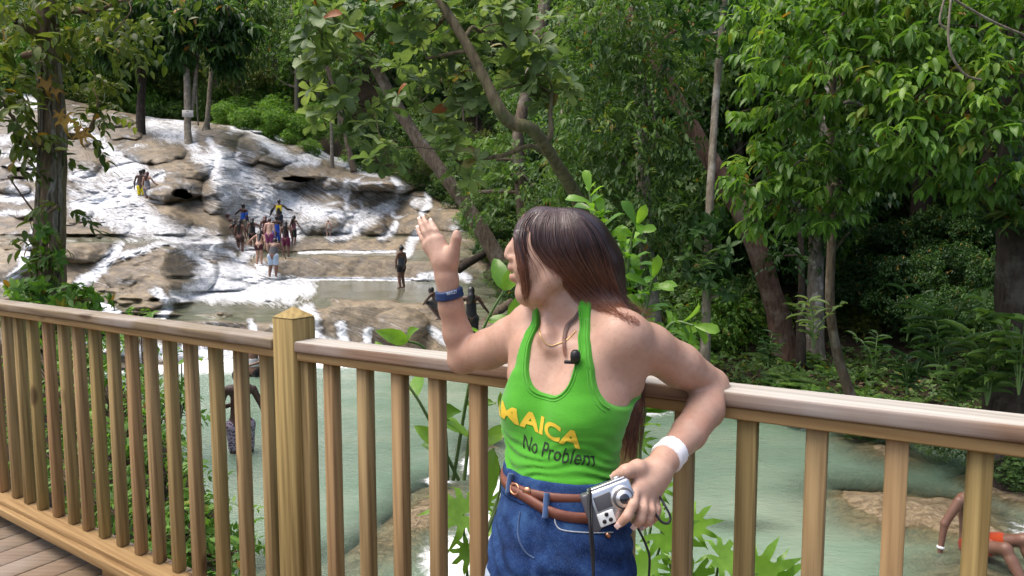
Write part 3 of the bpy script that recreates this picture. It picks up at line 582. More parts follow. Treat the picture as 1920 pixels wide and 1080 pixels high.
def px_path(L, n=None):
    a = np.array(L, float); P = pt(a[:, 0], a[:, 1], a[:, 2]); r = a[:, 3]
    n = n or 6 * len(L); return spline(P, n), np.interp(np.linspace(0, 1, n), np.linspace(0, 1, len(r)), r)
def to_ground(P, r, z=None):
    """carry the foot of a trunk down into the soil"""
    b = P[0].copy(); g = bank_z(np.array([b[0]]), np.array([b[1]]))[0] if z is None else z
    if b[2] > g - .1:
        d = P[0] - P[min(4, len(P) - 1)]; k = np.clip(d[:2] / max(abs(d[2]), .2), -.6, .6); h = b[2] - g + .25
        f = np.array([[b[0] + k[0] * h, b[1] + k[1] * h, g - .25], [b[0] + k[0] * h * .5, b[1] + k[1] * h * .5, (b[2] + g - .25) / 2]]); return np.concatenate([f, P]), np.concatenate([[r[0] * 1.45, r[0] * 1.1], r])
    return P, r
def tree(name, label, trunk, clusters, leafmat, barkmat=None, kind='pinnate', k=8, L=.2, w=.42, T=T_SIMPLE, spread=.35, group=None, ground=True, stems=(), cat='tree', wob=.18, limbs=True, up=.35, twigs=0, gz=None, seed=None, crown='crown', trunkn='trunk', shell=.45):
    g = np.random.default_rng(seed if seed is not None else abs(hash_str(label)) % 99991)
    P, r = px_path(trunk)
    if ground: P, r = to_ground(P, r, gz)
    root = P[0].copy(); e = empty(name, root); tag(e, label, cat, group)
    mb = MB(); add_tube(mb, P, r, 14, g.random(), wob=wob, seed=int(g.integers(1000)))
    for st in stems:
        Q, q = px_path(st); add_tube(mb, Q, q, 9, g.random(), wob=wob, seed=int(g.integers(1000)))
    lv = Leaves(T, w); nodes = [(P[i], r[i]) for i in range(1, len(P))]
    CC = [(pt(*c[:3]), c) for c in clusters]; CC.sort(key=lambda q: np.min(((P - q[0]) ** 2).sum(1)))
    for C, c in CC:
        rx, ry, rz, n = c[3:7]; tb = c[7] if len(c) > 7 else None
        B = lv.cluster(C, (rx, ry, rz), n, kind, k, L, spread, shell, g, up, tb)
        if limbs:
            dn = [((q - C) ** 2).sum() + 3 * max(q[2] - C[2] + .15, 0) ** 2 for q, _ in nodes]; A, ra = nodes[int(np.argmin(dn))]; D_ = np.linalg.norm(C - A); M_ = (A + C) / 2 + np.array([0, 0, .10 * D_]) + g.normal(0, .09 * D_, 3); rb = max(.35 * ra, .008)
            Q = spline([A, A * .62 + M_ * .38 + g.normal(0, .04 * D_, 3), M_, C], 10); add_tube(mb, Q, np.linspace(min(ra * .6, .05), rb, 10), 6, g.random(), caps=False); nodes.append((C, rb)); nodes.append((M_, rb * 1.3))
            for b in B[:twigs]: add_tube(mb, spline([C, (C + b) / 2 + g.normal(0, .05, 3), b], 5), np.linspace(.009, .004, 5), 4, g.random(), caps=False)
    mb.build(trunkn, barkmat or M_BARK, e, True, root)
    if clusters: lv.into(MB()).build(crown, leafmat, e, False, root)
    return e
def hash_str(s):
    h = 2166136261
    for ch in s: h = ((h ^ ord(ch)) * 16777619) & 0xFFFFFFFF
    return h

# --- the trees one can tell apart
vt = tree('vine_tree', 'stout tree trunk wrapped in pale vines rising beside the left railing', [(92,720,9.6,.24),(92,520,9.7,.20),(97,380,9.7,.185),(101,250,9.7,.17),(93,120,9.6,.15),(86,-60,9.4,.13)],
 [(30,40,9,.9,.8,.5,44),(160,20,9.4,.9,.8,.4,34),(45,105,9.6,.5,.6,.4,34),(10,205,9.0,.42,.5,.45,32),(160,110,10.3,.5,.5,.35,16),(215,60,8.8,.5,.5,.35,20),(35,265,9.2,.32,.4,.3,18),(185,190,10.2,.32,.3,.3,12),(15,330,9.0,.25,.4,.25,8),(165,250,10.1,.2,.2,.2,5),(250,0,9.0,.6,.6,.2,14),(-40,120,9,.6,.6,.9,40),(20,-60,9,1.5,1.2,.4,40),(110,385,9.2,.18,.2,.12,5),(100,470,9.3,.22,.2,.12,8)],
 M_LEAF_OLIVE, mat_bark('vine_bark', (0.085, 0.060, 0.038), (0.26, 0.19, 0.12), (0.13, 0.13, 0.065), .35), 'pinnate', 7, .17, .46, T_OVATE, .34, gz=-1.1, up=.15, wob=.22)
mb = MB(); g = np.random.default_rng(4); vp, vr = px_path([(92,720,9.6,.24),(92,520,9.7,.20),(97,380,9.7,.185),(101,250,9.7,.17),(93,120,9.6,.15)], 60)
for k in range(9):
    a0 = g.uniform(-2.6, -.5); a = a0 + np.cumsum(g.normal(0, .07, 60)); q = vp + np.stack([np.cos(a), np.sin(a), 0 * a], 1) * (vr * 1.03)[:, None]
    add_tube(mb, q, g.uniform(.012, .028), 6, g.random(), wob=.3, seed=k)
mb.build('vine', M_BARK_PALE, vt, True, np.array(vt.location))
lv = Leaves(palmate(5, .4), .9)
for (x, y, l) in [(88,165,.42),(105,180,.3),(122,235,.42),(112,225,.3),(152,262,.36),(160,262,.25),(148,250,.2)]: lv.put(pt(x, y - 12, 9.35), np.array([.2, -.2, -1.0]), np.array([.1, -1, .3]), l, g.random())
lv.into(MB()).build('dying_leaves', M_LEAF_OLD, vt, False, np.array(vt.location))
tree('dark_tree', 'dark slim trunk growing out of the rocks at the top of the falls', [(264,268,42,.30),(264,200,42.5,.24),(268,120,43,.22),(262,50,43,.2),(250,-40,43,.16)], [(232,50,41,1.2,1.2,1.1,46),(210,95,42,1.2,1.2,.9,42),(272,85,41,1.0,1.0,.8,30),(190,20,42,2,1.5,1.2,60),(300,15,41,2.2,1.5,.9,70)], M_LEAF_DEEP, M_BARK_DARK, 'pendant', 8, .72, .30, T_LANCE, .5, ground=False, stems=[(((262,140,42.5,.16),(252,80,42,.13),(238,20,42,.1)))])
st = tree('sign_tree', 'slender pale tree with a small board nailed to it above the falls', [(356,292,40,.28),(352,240,40.3,.20),(352,180,40.5,.2),(349,90,41,.17),(352,20,41,.12)], [(350,45,40,1.1,1.1,.7,36),(300,50,40.5,1.2,1,.7,36),(400,75,40,1.2,1.2,.9,40),(335,100,40.5,.8,.8,.7,20),(425,110,41,1.0,1.0,.9,32),(455,60,41,1.3,1.2,.8,36),(390,20,40,1.7,1.4,.8,50)], M_LEAF_DEEP, M_BARK_PALE, 'pendant', 8, .75, .30, T_LANCE, .5, ground=False, stems=[((358,215,40.6,.13),(366,160,40.8,.12),(372,90,41,.09),(378,30,41,.06)), ((372,235,42,.05),(369,180,42,.05),(371,110,42,.04))])
tree('thin_tree', 'thin pale tree with a mossy foot on the topmost ledge', [(386,246,44,.30),(389,225,44,.15),(393,170,44.5,.14),(399,100,45,.12),(405,20,45,.1)], [(410,40,44,1.6,1.5,1.0,60),(455,20,45,2,1.5,1.0,60),(470,100,44,1.0,1.0,.8,30)], M_LEAF_MID, M_BARK_PALE, 'pendant', 8, .5, .34, T_LANCE, .5, ground=False)
tree('forked_tree', 'thin grey trunk standing alone where the ledge drops to the stream', [(623,318,44,.16),(622,270,44,.1),(620,200,44.5,.09),(612,130,45,.08)], [(600,110,44,1.6,1.5,1.0,60),(640,90,44.5,1.6,1.4,1.1,60)], M_LEAF_MID, M_BARK_PALE, 'pinnate', 8, .35, .4, T_SIMPLE, .6, ground=False)
tree('leaning_tree', 'thin brown trunk leaning left beside the orange leaf', [(664,322,42,.22),(652,270,42,.16),(636,200,42,.15),(618,140,42,.13),(600,90,42,.1)], [(590,70,42,1.5,1.3,1.0,55),(560,100,43,1.5,1.3,1.0,50)], M_LEAF_MID, M_BARK, 'pinnate', 8, .35, .4, T_SIMPLE, .6, ground=False)
tree('leaning_tree', 'long brown trunk slanting up to the left over the right edge of the falls', [(930,480,24,.30),(885,402,24,.27),(830,325,24,.25),(790,270,24.3,.24),(748,205,24.6,.22),(700,120,25,.2),(650,40,25,.17)], [(700,60,24,1.6,1.4,1.2,60),(640,20,25,1.8,1.5,.8,60),(760,40,24,1.6,1.4,.8,50)], M_LEAF_MID, M_BARK, 'rosette', 7, .34, .5, T_OBOV, .3)
al = [(640,40,9.8),(800,110,9),(870,120,8.6),(900,60,8.8),(925,100,9),(990,60,8.6),(1010,112,8.4),(1022,142,8.4),(955,128,8.8),(880,175,8.8),(830,150,9),(655,125,9.8),(600,130,9.8),(622,165,9.8),(725,285,9.4),(790,190,9.2),(835,262,9.0),(862,305,9),(650,195,9.8),(1035,175,8.6),(985,150,8.6),(940,45,8.6),(820,50,9),(760,30,9),(600,60,9.6),(575,20,9.6),(930,170,8.8),(610,235,10),(740,150,9.6),(690,200,9.8),(850,210,9.2)]
tree('almond_tree', 'crooked mossy trunk bent like an elbow under large rosettes of pale leaves', [(1178,640,14.6,.2),(1120,470,12.4,.16),(1078,365,10.8,.105),(1042,305,9.8,.09),(1012,258,9.2,.084),(990,238,9.0,.086),(962,232,9.0,.09),(938,208,8.9,.082),(908,148,8.9,.072),(872,78,8.9,.064),(812,-20,8.9,.06)],
 [(x, y, t + (1.0 if (x > 800 and y > 60) else .3), .40, .45, .26, 5) for x, y, t in al], M_LEAF_GREY, mat_bark('mossy_bark', (0.075, 0.06, 0.035), (0.20, 0.165, 0.10), (0.13, 0.15, 0.06), .55), 'rosette', 7, .27, .52, T_OBOV, .2, twigs=3, up=.9)
tree('upright_tree', 'straight grey-brown trunk behind the crooked almond branch', [(984,430,20,.22),(976,330,20,.19),(972,250,20,.18),(1000,120,20.5,.19),(1022,0,21,.2),(1024,-60,21,.2)], [(960,330,19,1.0,1,.8,40),(1000,350,19,.9,.9,.7,34),(930,300,20,1.0,1,.9,40),(900,360,21,.9,.9,.9,40),(1060,40,19.5,1.2,1,1.2,46)], M_LEAF_MID, M_BARK, 'pinnate', 8, .22, .42, T_SIMPLE, .4)
tree('bushy_tree', 'dense bushy tree hung with narrow dark leaves left of the thin straight trunk', [(1222,600,15,.22),(1212,470,15,.17),(1206,330,15.3,.16),(1200,200,15.5,.13),(1190,60,15.5,.1)],
 [(1100,60,14.5,.9,.8,.8,80),(1180,50,14,1,.8,.8,90),(1240,90,14,.9,.8,.8,80),(1130,140,14.2,.9,.8,.7,80),(1220,170,14,.9,.8,.7,80),(1090,230,14.2,.8,.8,.7,70),(1170,250,13.8,1,.8,.7,90),(1240,260,14,.7,.7,.6,55),(1110,310,14,.8,.8,.6,70),(1190,330,13.8,.9,.8,.7,80),(1080,380,14,.6,.7,.6,45),(1150,400,14,.9,.8,.6,70,.35),(1220,410,13.8,.7,.7,.6,60,.35),(1120,460,14,.7,.7,.4,40,.3),(1215,470,14,.6,.6,.4,36,.3),(1160,-10,14,1.2,1,.7,80),(1060,130,14.6,.7,.7,.6,44),(1060,300,14.6,.6,.6,.5,36)],
 M_LEAF_MID, M_BARK_PALE, 'pinnate', 9, .19, .36, T_SIMPLE, .42, up=-.05)
tree('straight_tree', 'very thin straight lichen-spotted trunk in front of the leaning red trunk', [(1322,660,12.6,.10),(1326,520,12.6,.075),(1329,420,12.7,.075),(1335,300,12.8,.072),(1345,150,13,.068),(1362,-40,13,.06)], [(1310,440,12.3,.35,.35,.3,9),(1350,470,12.3,.35,.35,.3,9),(1330,520,12.3,.4,.4,.3,10),(1300,500,12.4,.3,.3,.3,7),(1355,540,12.3,.3,.3,.3,7),(1330,420,12.2,.3,.3,.2,6),(1380,30,12.6,.8,.7,.8,26),(1320,60,13,.8,.7,.8,26)], M_LEAF_DEEP, M_BARK_PALE, 'rosette', 7, .23, .40, T_OVATE, .3, wob=.12)
tree('leaning_tree', 'thick reddish trunk leaning up to the left in the dark wood', [(1468,640,15.5,.29),(1445,540,15.5,.24),(1402,425,15.6,.215),(1350,330,15.8,.205),(1292,232,16,.19),(1245,140,16.3,.17),(1180,20,16.6,.2)], [(1190,60,16.6,1.2,1.2,1,60),(1300,40,16.5,1.4,1.2,.9,60)], M_LEAF_DEEP, M_BARK_RED, 'pinnate', 8, .22, .42, T_SIMPLE, .4)
yl = [(1440,40,9.5,.8,.7,.55,34),(1540,60,9,.9,.7,.6,40),(1640,40,9,.9,.7,.5,38),(1480,110,9,.7,.7,.4,30),(1570,130,8.6,.8,.7,.45,34),(1660,110,8.6,.7,.6,.4,28),(1730,60,8.6,.8,.7,.6,34),(1830,50,8.6,.9,.7,.6,34),(1720,180,8.2,.7,.6,.45,32),(1790,130,8.2,.7,.6,.5,30),(1880,140,8.2,.7,.6,.6,32),(1700,250,8.2,.6,.6,.4,26),(1780,230,8,.7,.6,.45,30),(1870,260,8,.6,.6,.5,26),(1450,210,9.6,.6,.6,.4,22),(1510,200,9.4,.6,.6,.3,20),(1440,320,9.4,.5,.5,.4,22),(1400,350,9.3,.35,.4,.3,16),(1420,410,9.3,.25,.3,.25,10),(1500,300,9.4,.6,.6,.35,20),(1570,330,9.4,.6,.6,.4,22),(1600,270,9.2,.6,.5,.3,18),(1640,330,9.2,.6,.6,.3,18,.3),(1740,310,8.4,.7,.6,.3,22,.35),(1830,340,8.4,.6,.6,.3,18,.25),(1560,400,9.4,.5,.5,.3,14,.25),(1880,370,8.6,.4,.4,.3,10,.3),(1490,390,9.4,.5,.5,.35,14,.4),(1600,-30,9,1.5,1,.5,50),(1800,-30,8.6,1.5,1,.5,50),(1950,80,8.4,.8,.7,1,40)]
tree('drooping_leaf_tree', 'slim leaning trunk below a broad crown of drooping yellow-green leaves', [(1588,722,11.6,.09),(1568,655,11.6,.08),(1556,560,11.5,.075),(1560,430,11.3,.07),(1557,300,11,.065),(1562,150,10.6,.055),(1580,20,10.2,.05)], yl, M_LEAF_YELLOW, M_BARK, 'pendant', 9, .195, .38, T_OVATE, .30, up=.1, twigs=3, wob=.12)
tree('pale_tree', 'white-flecked trunk half hidden behind the drooping leaves', [(1528,650,16,.22),(1530,500,16,.18),(1538,380,16.2,.17),(1548,220,16.4,.15),(1556,60,16.6,.13)], [(1500,120,16,1.4,1.2,1.2,50),(1620,200,16.5,1.5,1.2,1.0,50),(1600,60,16.5,1.6,1.4,1.2,60)], M_LEAF_DEEP, mat_bark('white_bark', (0.10, 0.085, 0.065), (0.24, 0.21, 0.18), (0.62, 0.58, 0.54), .9), 'pinnate', 8, .24, .42, T_SIMPLE, .4)
tree('thin_tree', 'thin dark sapling trunk between the red leaning trunk and the pale trunk', [(1502,620,15,.1),(1503,520,15,.07),(1500,420,15,.06),(1496,330,15,.05)], [(1490,330,14.8,.6,.6,.5,26,.2),(1470,480,14.8,.4,.4,.3,12,.3)], M_LEAF_DEEP, M_BARK_DARK, 'pinnate', 8, .2, .42, T_SIMPLE, .4)
bt = tree('broad_tree', 'massive dark trunk topped with air plants at the right edge', [(1892,760,9.0,.30),(1903,600,9.0,.245),(1908,480,9.0,.24),(1912,400,9,.27),(1925,200,9,.3),(1950,-40,9,.25)], [(1900,-20,9.4,1.4,1,.6,50),(1960,300,8.8,.6,.6,.8,20),(1900,330,8.6,.35,.3,.25,14)], M_LEAF_DEEP, M_BARK_DARK, 'pinnate', 8, .2, .42, T_SIMPLE, .4)
for k, (x, y, t, l) in enumerate([(1860,420,8.6,.35),(1895,405,8.55,.42),(1925,425,8.6,.35)]):
    lv = Leaves(T_LANCE, .13); B = pt(x, y, t)[None]; lv.sprigs(np.repeat(B, 3, 0), np.array([[0, -.3, .9], [0, -.6, .7], [.2, -.4, .9]]), 'rosette', 9, l, r=np.random.default_rng(40 + k)); e = empty('air_plant', B[0])
    tag(e, ['spiky reddish air plant clinging left on the massive trunk', 'largest spiky air plant, high in the middle of the massive trunk', 'spiky air plant at the outer right of the massive trunk'][k], 'plant'); lv.into(MB()).build('leaves', [M_LEAF_DEEP, M_LEAF_OLIVE, M_LEAF_DEEP][k], e, False, B[0])

# --- the wood behind: a few crowns shared by many trees
def proto_crown(seed, mat, L, n, kind='pinnate', k=7, flat=.75, T=T_SIMPLE, w=.42):
    g = np.random.default_rng(seed); lv = Leaves(T, w)
    for j in range(13):
        d = unit(g.normal(size=3)); c = d * np.array([.62, .62, .62 * flat]) * g.uniform(.6, 1.05); lv.cluster(c, g.uniform(.28, .48), n, kind, k, L, L * 1.6, .5, g, .2, g.uniform(.15, .85))
    mb = lv.into(MB()); F = [np.concatenate(mb.F3)]; return mesh('crown', np.concatenate(mb.V), F, mat, False, {'tint': np.concatenate(mb.A)})
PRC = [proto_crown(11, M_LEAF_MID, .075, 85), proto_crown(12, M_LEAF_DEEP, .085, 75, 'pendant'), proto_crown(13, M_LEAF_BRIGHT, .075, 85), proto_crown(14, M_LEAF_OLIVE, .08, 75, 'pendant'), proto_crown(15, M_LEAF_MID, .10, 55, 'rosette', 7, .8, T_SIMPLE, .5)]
_g = np.random.default_rng(5)
def proto_trunk(mat, seed):
    g = np.random.default_rng(seed); mb = MB(); P = spline([[0, 0, -.06], [.01, 0, .2], [.03, .01, .55], [.0, -.02, .9]], 12); add_tube(mb, P, np.linspace(.028, .012, 12), 8, 0, wob=.15, seed=seed)
    for j in range(6):
        a = g.uniform(0, 6.28); q = P[g.integers(5, 11)]; e_ = q + np.array([math.cos(a) * .25, math.sin(a) * .25, g.uniform(.05, .22)]); add_tube(mb, spline([q, (q + e_) / 2 + [0, 0, -.03], e_], 5), np.linspace(.011, .003, 5), 5, 0, caps=False)
    return mb.mesh('trunk', mat, True)
PRT = [proto_trunk(M_BARK, 1), proto_trunk(M_BARK_PALE, 2), proto_trunk(M_BARK_DARK, 3)]
def wood_tree(x, y, h, cw, ki, label, group, ch=None, name='forest_tree', zc=.72, gz=None, cat='tree'):
    z = bank_z(np.array([x]), np.array([y]))[0] if gz is None else gz; e = empty(name, (x, y, z - .1), _g.uniform(0, 6.28)); tag(e, label, cat, group)
    t = obj('trunk', PRT[int(_g.integers(3))], e); t.scale = (h * .8, h * .8, h)
    c = obj('crown', PRC[ki], e, (0, 0, h * zc)); c.scale = (cw, cw, ch or cw * .9); return e
LW = {0: 'mid green leafy tree in the dense wood behind the falls', 1: 'dark drooping tree in the dense wood behind the falls', 2: 'bright green tree in the dense wood behind the falls', 3: 'olive green tree in the dense wood behind the falls', 4: 'large leaved green tree in the dense wood behind the falls'}
LR = {0: 'mid green leafy tree in the shaded wood across the pool', 1: 'dark drooping tree in the shaded wood across the pool', 2: 'bright green tree in the shaded wood across the pool', 3: 'olive green tree in the shaded wood across the pool', 4: 'large leaved green tree in the shaded wood across the pool'}
for row, (y0, dx, h0) in enumerate([(58, 4.2, 11), (63, 4.6, 13), (70, 5.2, 15), (78, 6, 17), (90, 8, 20)]):
    for x in np.arange(-44 - row * 5, 26 + row * 4, dx):
        xx = x + _g.uniform(-1.2, 1.2); yy = y0 + _g.uniform(-1.5, 1.5); h = h0 * _g.uniform(.75, 1.15); ki = int(_g.choice([0, 1, 2, 3, 4], p=[.3, .12, .32, .1, .16]))
        wood_tree(xx, yy, h, h * _g.uniform(.30, .40), ki, LW[ki], 'trees in the wood behind the falls', h * .42, zc=.6)
for (d0, h0, st) in [(4.5, 7, 3.0), (8, 10, 3.4), (12.5, 12, 4.0), (18, 13, 5.0), (26, 14, 7)]:
    acc = 0.0
    for a, b in zip(SHORE_R[:-2], SHORE_R[1:-1]):
        L_ = np.linalg.norm(b - a); n_ = np.array([b[1] - a[1], -(b[0] - a[0])]) / L_
        while acc < L_:
            p = a + (b - a) * acc / L_ + n_ * (d0 + _g.uniform(-1, 1)) ; acc += st * _g.uniform(.8, 1.25); h = h0 * _g.uniform(.75, 1.2)
            if p[1] < 14.5 and d0 < 6: continue
            ki = int(_g.choice([0, 1, 2, 3, 4], p=[.28, .34, .08, .10, .2])); wood_tree(p[0], p[1], h, h * _g.uniform(.30, .40), ki, LR[ki], 'trees in the shaded wood across the pool', h * .40, zc=.62)
        acc -= L_
# ------------------------------------------------------------------ shrubs, ferns and broad leaved plants
def shrub_copy(x, y, z, s, ki, label, group, sz=None, name='shrub', me=None):
    o = obj(name, me or PRC[ki], None, (x, y, z), (0, 0, _g.uniform(0, 6.28))); o.scale = (s, s, sz or s * .8); tag(o, label, 'shrub', group); return o
SHL = {0: 'mid green shrub on the soil of the shaded bank', 1: 'dark drooping shrub on the soil of the shaded bank', 2: 'bright green shrub on the soil of the shaded bank', 3: 'olive green shrub on the soil of the shaded bank', 4: 'large leaved shrub on the soil of the shaded bank'}
acc = 0
for a, b in zip(SHORE_R[1:-2], SHORE_R[2:-1]):
    L_ = np.linalg.norm(b - a); n_ = np.array([b[1] - a[1], -(b[0] - a[0])]) / L_
    for d0 in (1.6, 3.4, 5.5, 8, 11, 14.5):
        u = _g.uniform(0, 1.2)
        while u < L_:
            p = a + (b - a) * u / L_ + n_ * (d0 + _g.uniform(-.8, .8)); u += _g.uniform(1.3, 2.3) * (1 + d0 * .04) * (1 + .02 * p[1])
            near = p[1] < 16.5
            if near and d0 < 5: continue
            s = _g.uniform(.6, 1.05) * (1 + .06 * d0) * (1.0 + .015 * p[1]); z = bank_z(np.array([p[0]]), np.array([p[1]]))[0]
            ki = int(_g.choice([0, 1, 2, 3, 4], p=[.3, .24, .14, .12, .2])); shrub_copy(p[0], p[1], z + s * .45, s, ki, SHL[ki], 'shrubs on the shaded bank', s * _g.uniform(.8, 1.3))
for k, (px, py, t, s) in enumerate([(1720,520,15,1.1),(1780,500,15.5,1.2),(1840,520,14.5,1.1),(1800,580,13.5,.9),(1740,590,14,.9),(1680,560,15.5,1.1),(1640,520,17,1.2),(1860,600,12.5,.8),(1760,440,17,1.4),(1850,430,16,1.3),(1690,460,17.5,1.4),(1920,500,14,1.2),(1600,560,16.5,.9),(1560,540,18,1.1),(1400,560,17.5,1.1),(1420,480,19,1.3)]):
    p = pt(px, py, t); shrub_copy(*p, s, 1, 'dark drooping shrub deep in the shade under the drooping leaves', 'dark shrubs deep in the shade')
for k, (px, py, t, s) in enumerate([(700,330,46,1.5),(740,335,44,1.4),(790,345,43,1.4),(830,355,42,1.4),(860,380,38,1.2),(880,410,34,1.1),(905,440,30,1.0),(760,300,47,1.8),(820,310,44,1.7),(870,340,40,1.6),(910,390,34,1.4),(940,440,28,1.2),(960,400,30,1.5),(660,300,48,1.5),(690,270,50,1.8),(750,250,50,2.0),(830,250,48,2.0),(900,290,42,1.9),(950,330,36,1.7),(930,480,25,1.0),(950,520,22,.9)]):
    p = pt(px, py, t); ki = [0, 2, 0, 4][k % 4]; shrub_copy(*p, s, ki, {0: 'mid green bush in the thicket right of the falls', 2: 'bright green bush in the thicket right of the falls', 4: 'large leaved bush in the thicket right of the falls'}[ki], 'bushes in the thicket right of the falls')
# thicket along the top of the falls
SHT = {0: 'mid green shrub crowding the ridge above the falls', 1: 'dark shrub crowding the ridge above the falls', 2: 'bright green shrub crowding the ridge above the falls', 3: 'olive shrub crowding the ridge above the falls', 4: 'large leaved shrub crowding the ridge above the falls'}
for px in np.arange(-330, 640, 26):
    for t, lift in ((56.5, 0), (59.5, 1.2)):
        x_ = px + _g.uniform(-10, 10); yt = np.interp(x_, gx, ytop); p = pt(x_, yt, t); s = _g.uniform(1.2, 2.0); ki = int(_g.choice([0, 2, 3, 4, 1], p=[.3, .3, .12, .18, .1]))
        shrub_copy(p[0], p[1], p[2] + lift + s * .35, s, ki, SHT[ki], 'shrubs along the ridge above the falls')
for k, px in enumerate(np.arange(120, 640, 30)):
    x_ = px + _g.uniform(-10, 10); yt = np.interp(x_, gx, ytop); p = pt(x_, yt, 57.2 + (k % 3) * .9); s = _g.uniform(2.0, 3.1); ki = [2, 0, 2, 3][k % 4]
    shrub_copy(p[0], p[1], p[2] + 1.2 + (k % 3) * 1.4, s, ki, {0: 'tall mid green bush between the trunks above the falls', 2: 'tall sunlit bright green bush between the trunks above the falls', 3: 'tall olive bush between the trunks above the falls'}[ki], 'tall bushes between the trunks above the falls', s * 1.1)
for k, (px, py, t, s) in enumerate([(425,212,51,1.5),(455,222,50,1.5),(490,215,51,1.8),(525,225,50,1.6),(560,232,50,1.6),(415,240,52,1.1),(500,248,50,1.2),(545,258,49,1.2),(590,240,50,1.5),(585,275,48,1.1),(440,200,54,1.6),(520,200,54,1.9),(600,215,53,1.8),(470,190,56,1.8)]):
    p = pt(px, py, t); shrub_copy(*p, s, 2, 'lush bright green bush mounded above the upper right ledge of the falls', 'bright bushes above the upper right ledge')
for k, (px, py, t, s) in enumerate([(640,255,46,1.3),(680,290,44,1.2),(720,285,43,1.3),(760,300,42,1.2),(800,305,42,1.3),(840,330,38,1.2),(700,250,46,1.6),(780,260,44,1.6),(840,280,40,1.5),(880,350,34,1.2),(900,390,30,1.1),(870,320,36,1.3),(920,430,27,.9),(930,330,30,1.4)]):
    p = pt(px, py, t); ki = [0, 1, 4, 0, 3][k % 5]; shrub_copy(*p, s, ki, {0: 'mid green shrub leaning over the right edge of the falls', 1: 'dark shrub leaning over the right edge of the falls', 4: 'large leaved shrub leaning over the right edge of the falls', 3: 'olive shrub leaning over the right edge of the falls'}[ki], 'shrubs along the right edge of the falls')

def fern_mesh(seed, nf=10, L=.62):
    g = np.random.default_rng(seed); lv = Leaves(T_SIMPLE, .30); mb = MB()
    for f in range(nf):
        a = f * 2 * np.pi / nf + g.normal(0, .25); el = g.uniform(.35, 1.1); l = L * g.uniform(.75, 1.1); u = np.linspace(0, 1, 15)[:, None]; h = np.array([math.cos(a), math.sin(a), 0])
        Q = h * l * u * math.cos(el * .8) + np.array([0, 0, 1.0]) * (l * (u * math.sin(el) - .55 * u * u)); tan = unit(np.gradient(Q, axis=0)); s = np.cross(tan, [0, 0, 1.0]); s = unit(s); t = g.random()
        wl = .26 * l * np.sin(np.pi * np.clip(u[:, 0] * .86 + .12, 0, 1)) ** .8 + .01
        for sd in (-1, 1): lv.put(Q[1:], (s * sd + tan * .45 - np.array([0, 0, .15]))[1:], np.cross(s, tan)[1:] * 1.0 + np.array([0, 0, .4]), wl[1:], np.clip(t * .7 + .3 * g.random(14), 0, .95))
        add_tube(mb, Q, np.linspace(.006, .002, 15), 4, .3, caps=False)
    lv.into(mb); return mb.mesh('fern', M_LEAF_BRIGHT if seed % 2 else M_LEAF_MID)
FERN = [fern_mesh(k) for k in (1, 2, 3, 4)]
def ginger(name, label, px, py, t, n=6, h=1.0, L=.38, mat=None, seed=0, group=None, cat='plant', T=T_LANCE, w=.26):
    g = np.random.default_rng(100 + seed); B = pt(px, py, t); z = bank_z(B[None, 0], B[None, 1])[0]; B[2] = max(B[2], z) if B[2] > z + .4 else z
    e = empty(name, B); tag(e, label, cat, group); mb = MB(); lv = Leaves(T, w)
    for k in range(n):
        a = g.uniform(0, 6.28); lean = g.uniform(.15, .55); hh = h * g.uniform(.7, 1.1); P = spline([[0, 0, 0], [math.cos(a) * lean * hh * .3, math.sin(a) * lean * hh * .3, hh * .6], [math.cos(a) * lean * hh, math.sin(a) * lean * hh, hh]], 10)
        add_tube(mb, P, np.linspace(.013, .005, 10), 5, g.random(), caps=False); tt = g.random()
        for j in range(2, 10):
            d = np.array([math.cos(a + (1.2 if j % 2 else -1.2)), math.sin(a + (1.2 if j % 2 else -1.2)), .35]) + .25 * g.normal(size=3); lv.put(P[j], d, np.array([0, 0, 1.0]) + .3 * g.normal(size=3), L * g.uniform(.7, 1.1), np.clip(tt * .7 + .3 * g.random(), 0, .95))
    mb.build('stem', M_STEM, e, True); lv.into(MB()).build('leaves', mat or M_LEAF_MID, e); return e
GL = ['tall broad bladed plant standing left of the massive trunk', 'broad bladed plant in the right corner of the bank below the massive trunk', 'low broad bladed plant by the foot of the slim leaning trunk', 'broad bladed plant at the far right edge of the bank', 'dark bladed plant under the drooping leaves', 'small bladed plant beside the foot of the straight thin trunk', 'bladed plant in the middle of the fern bank', 'bushy bladed plant above the water at the right', 'leafy bladed plant on the shore right of the leaning slim trunk']
for k, (px, py, t, n, h, L) in enumerate([(1760,720,9.6,6,1.35,.40),(1850,760,8.6,8,.9,.36),(1640,700,11,5,.6,.26),(1910,740,8.2,7,1.1,.42),(1700,640,12,6,.8,.26),(1290,640,12.8,6,.7,.24),(1440,690,12.2,6,.55,.22),(1790,770,8.8,8,.6,.30),(1700,740,10,7,.6,.28)]):
    ginger('bladed_plant', GL[k], px, py, t, n, h, L, M_LEAF_MID if k % 2 else M_LEAF_DEEP, k)
ginger('ginger_plant', 'upright plant with paired glossy leaves above the fern bank on the right', 1525, 655, 11.5, 4, .95, .30, M_LEAF_GREY, 31)
ginger('ginger_plant', 'leafy dark plant hugging the lower stem of the straight thin trunk', 1328, 560, 12.2, 7, .8, .24, M_LEAF_DEEP, 33)
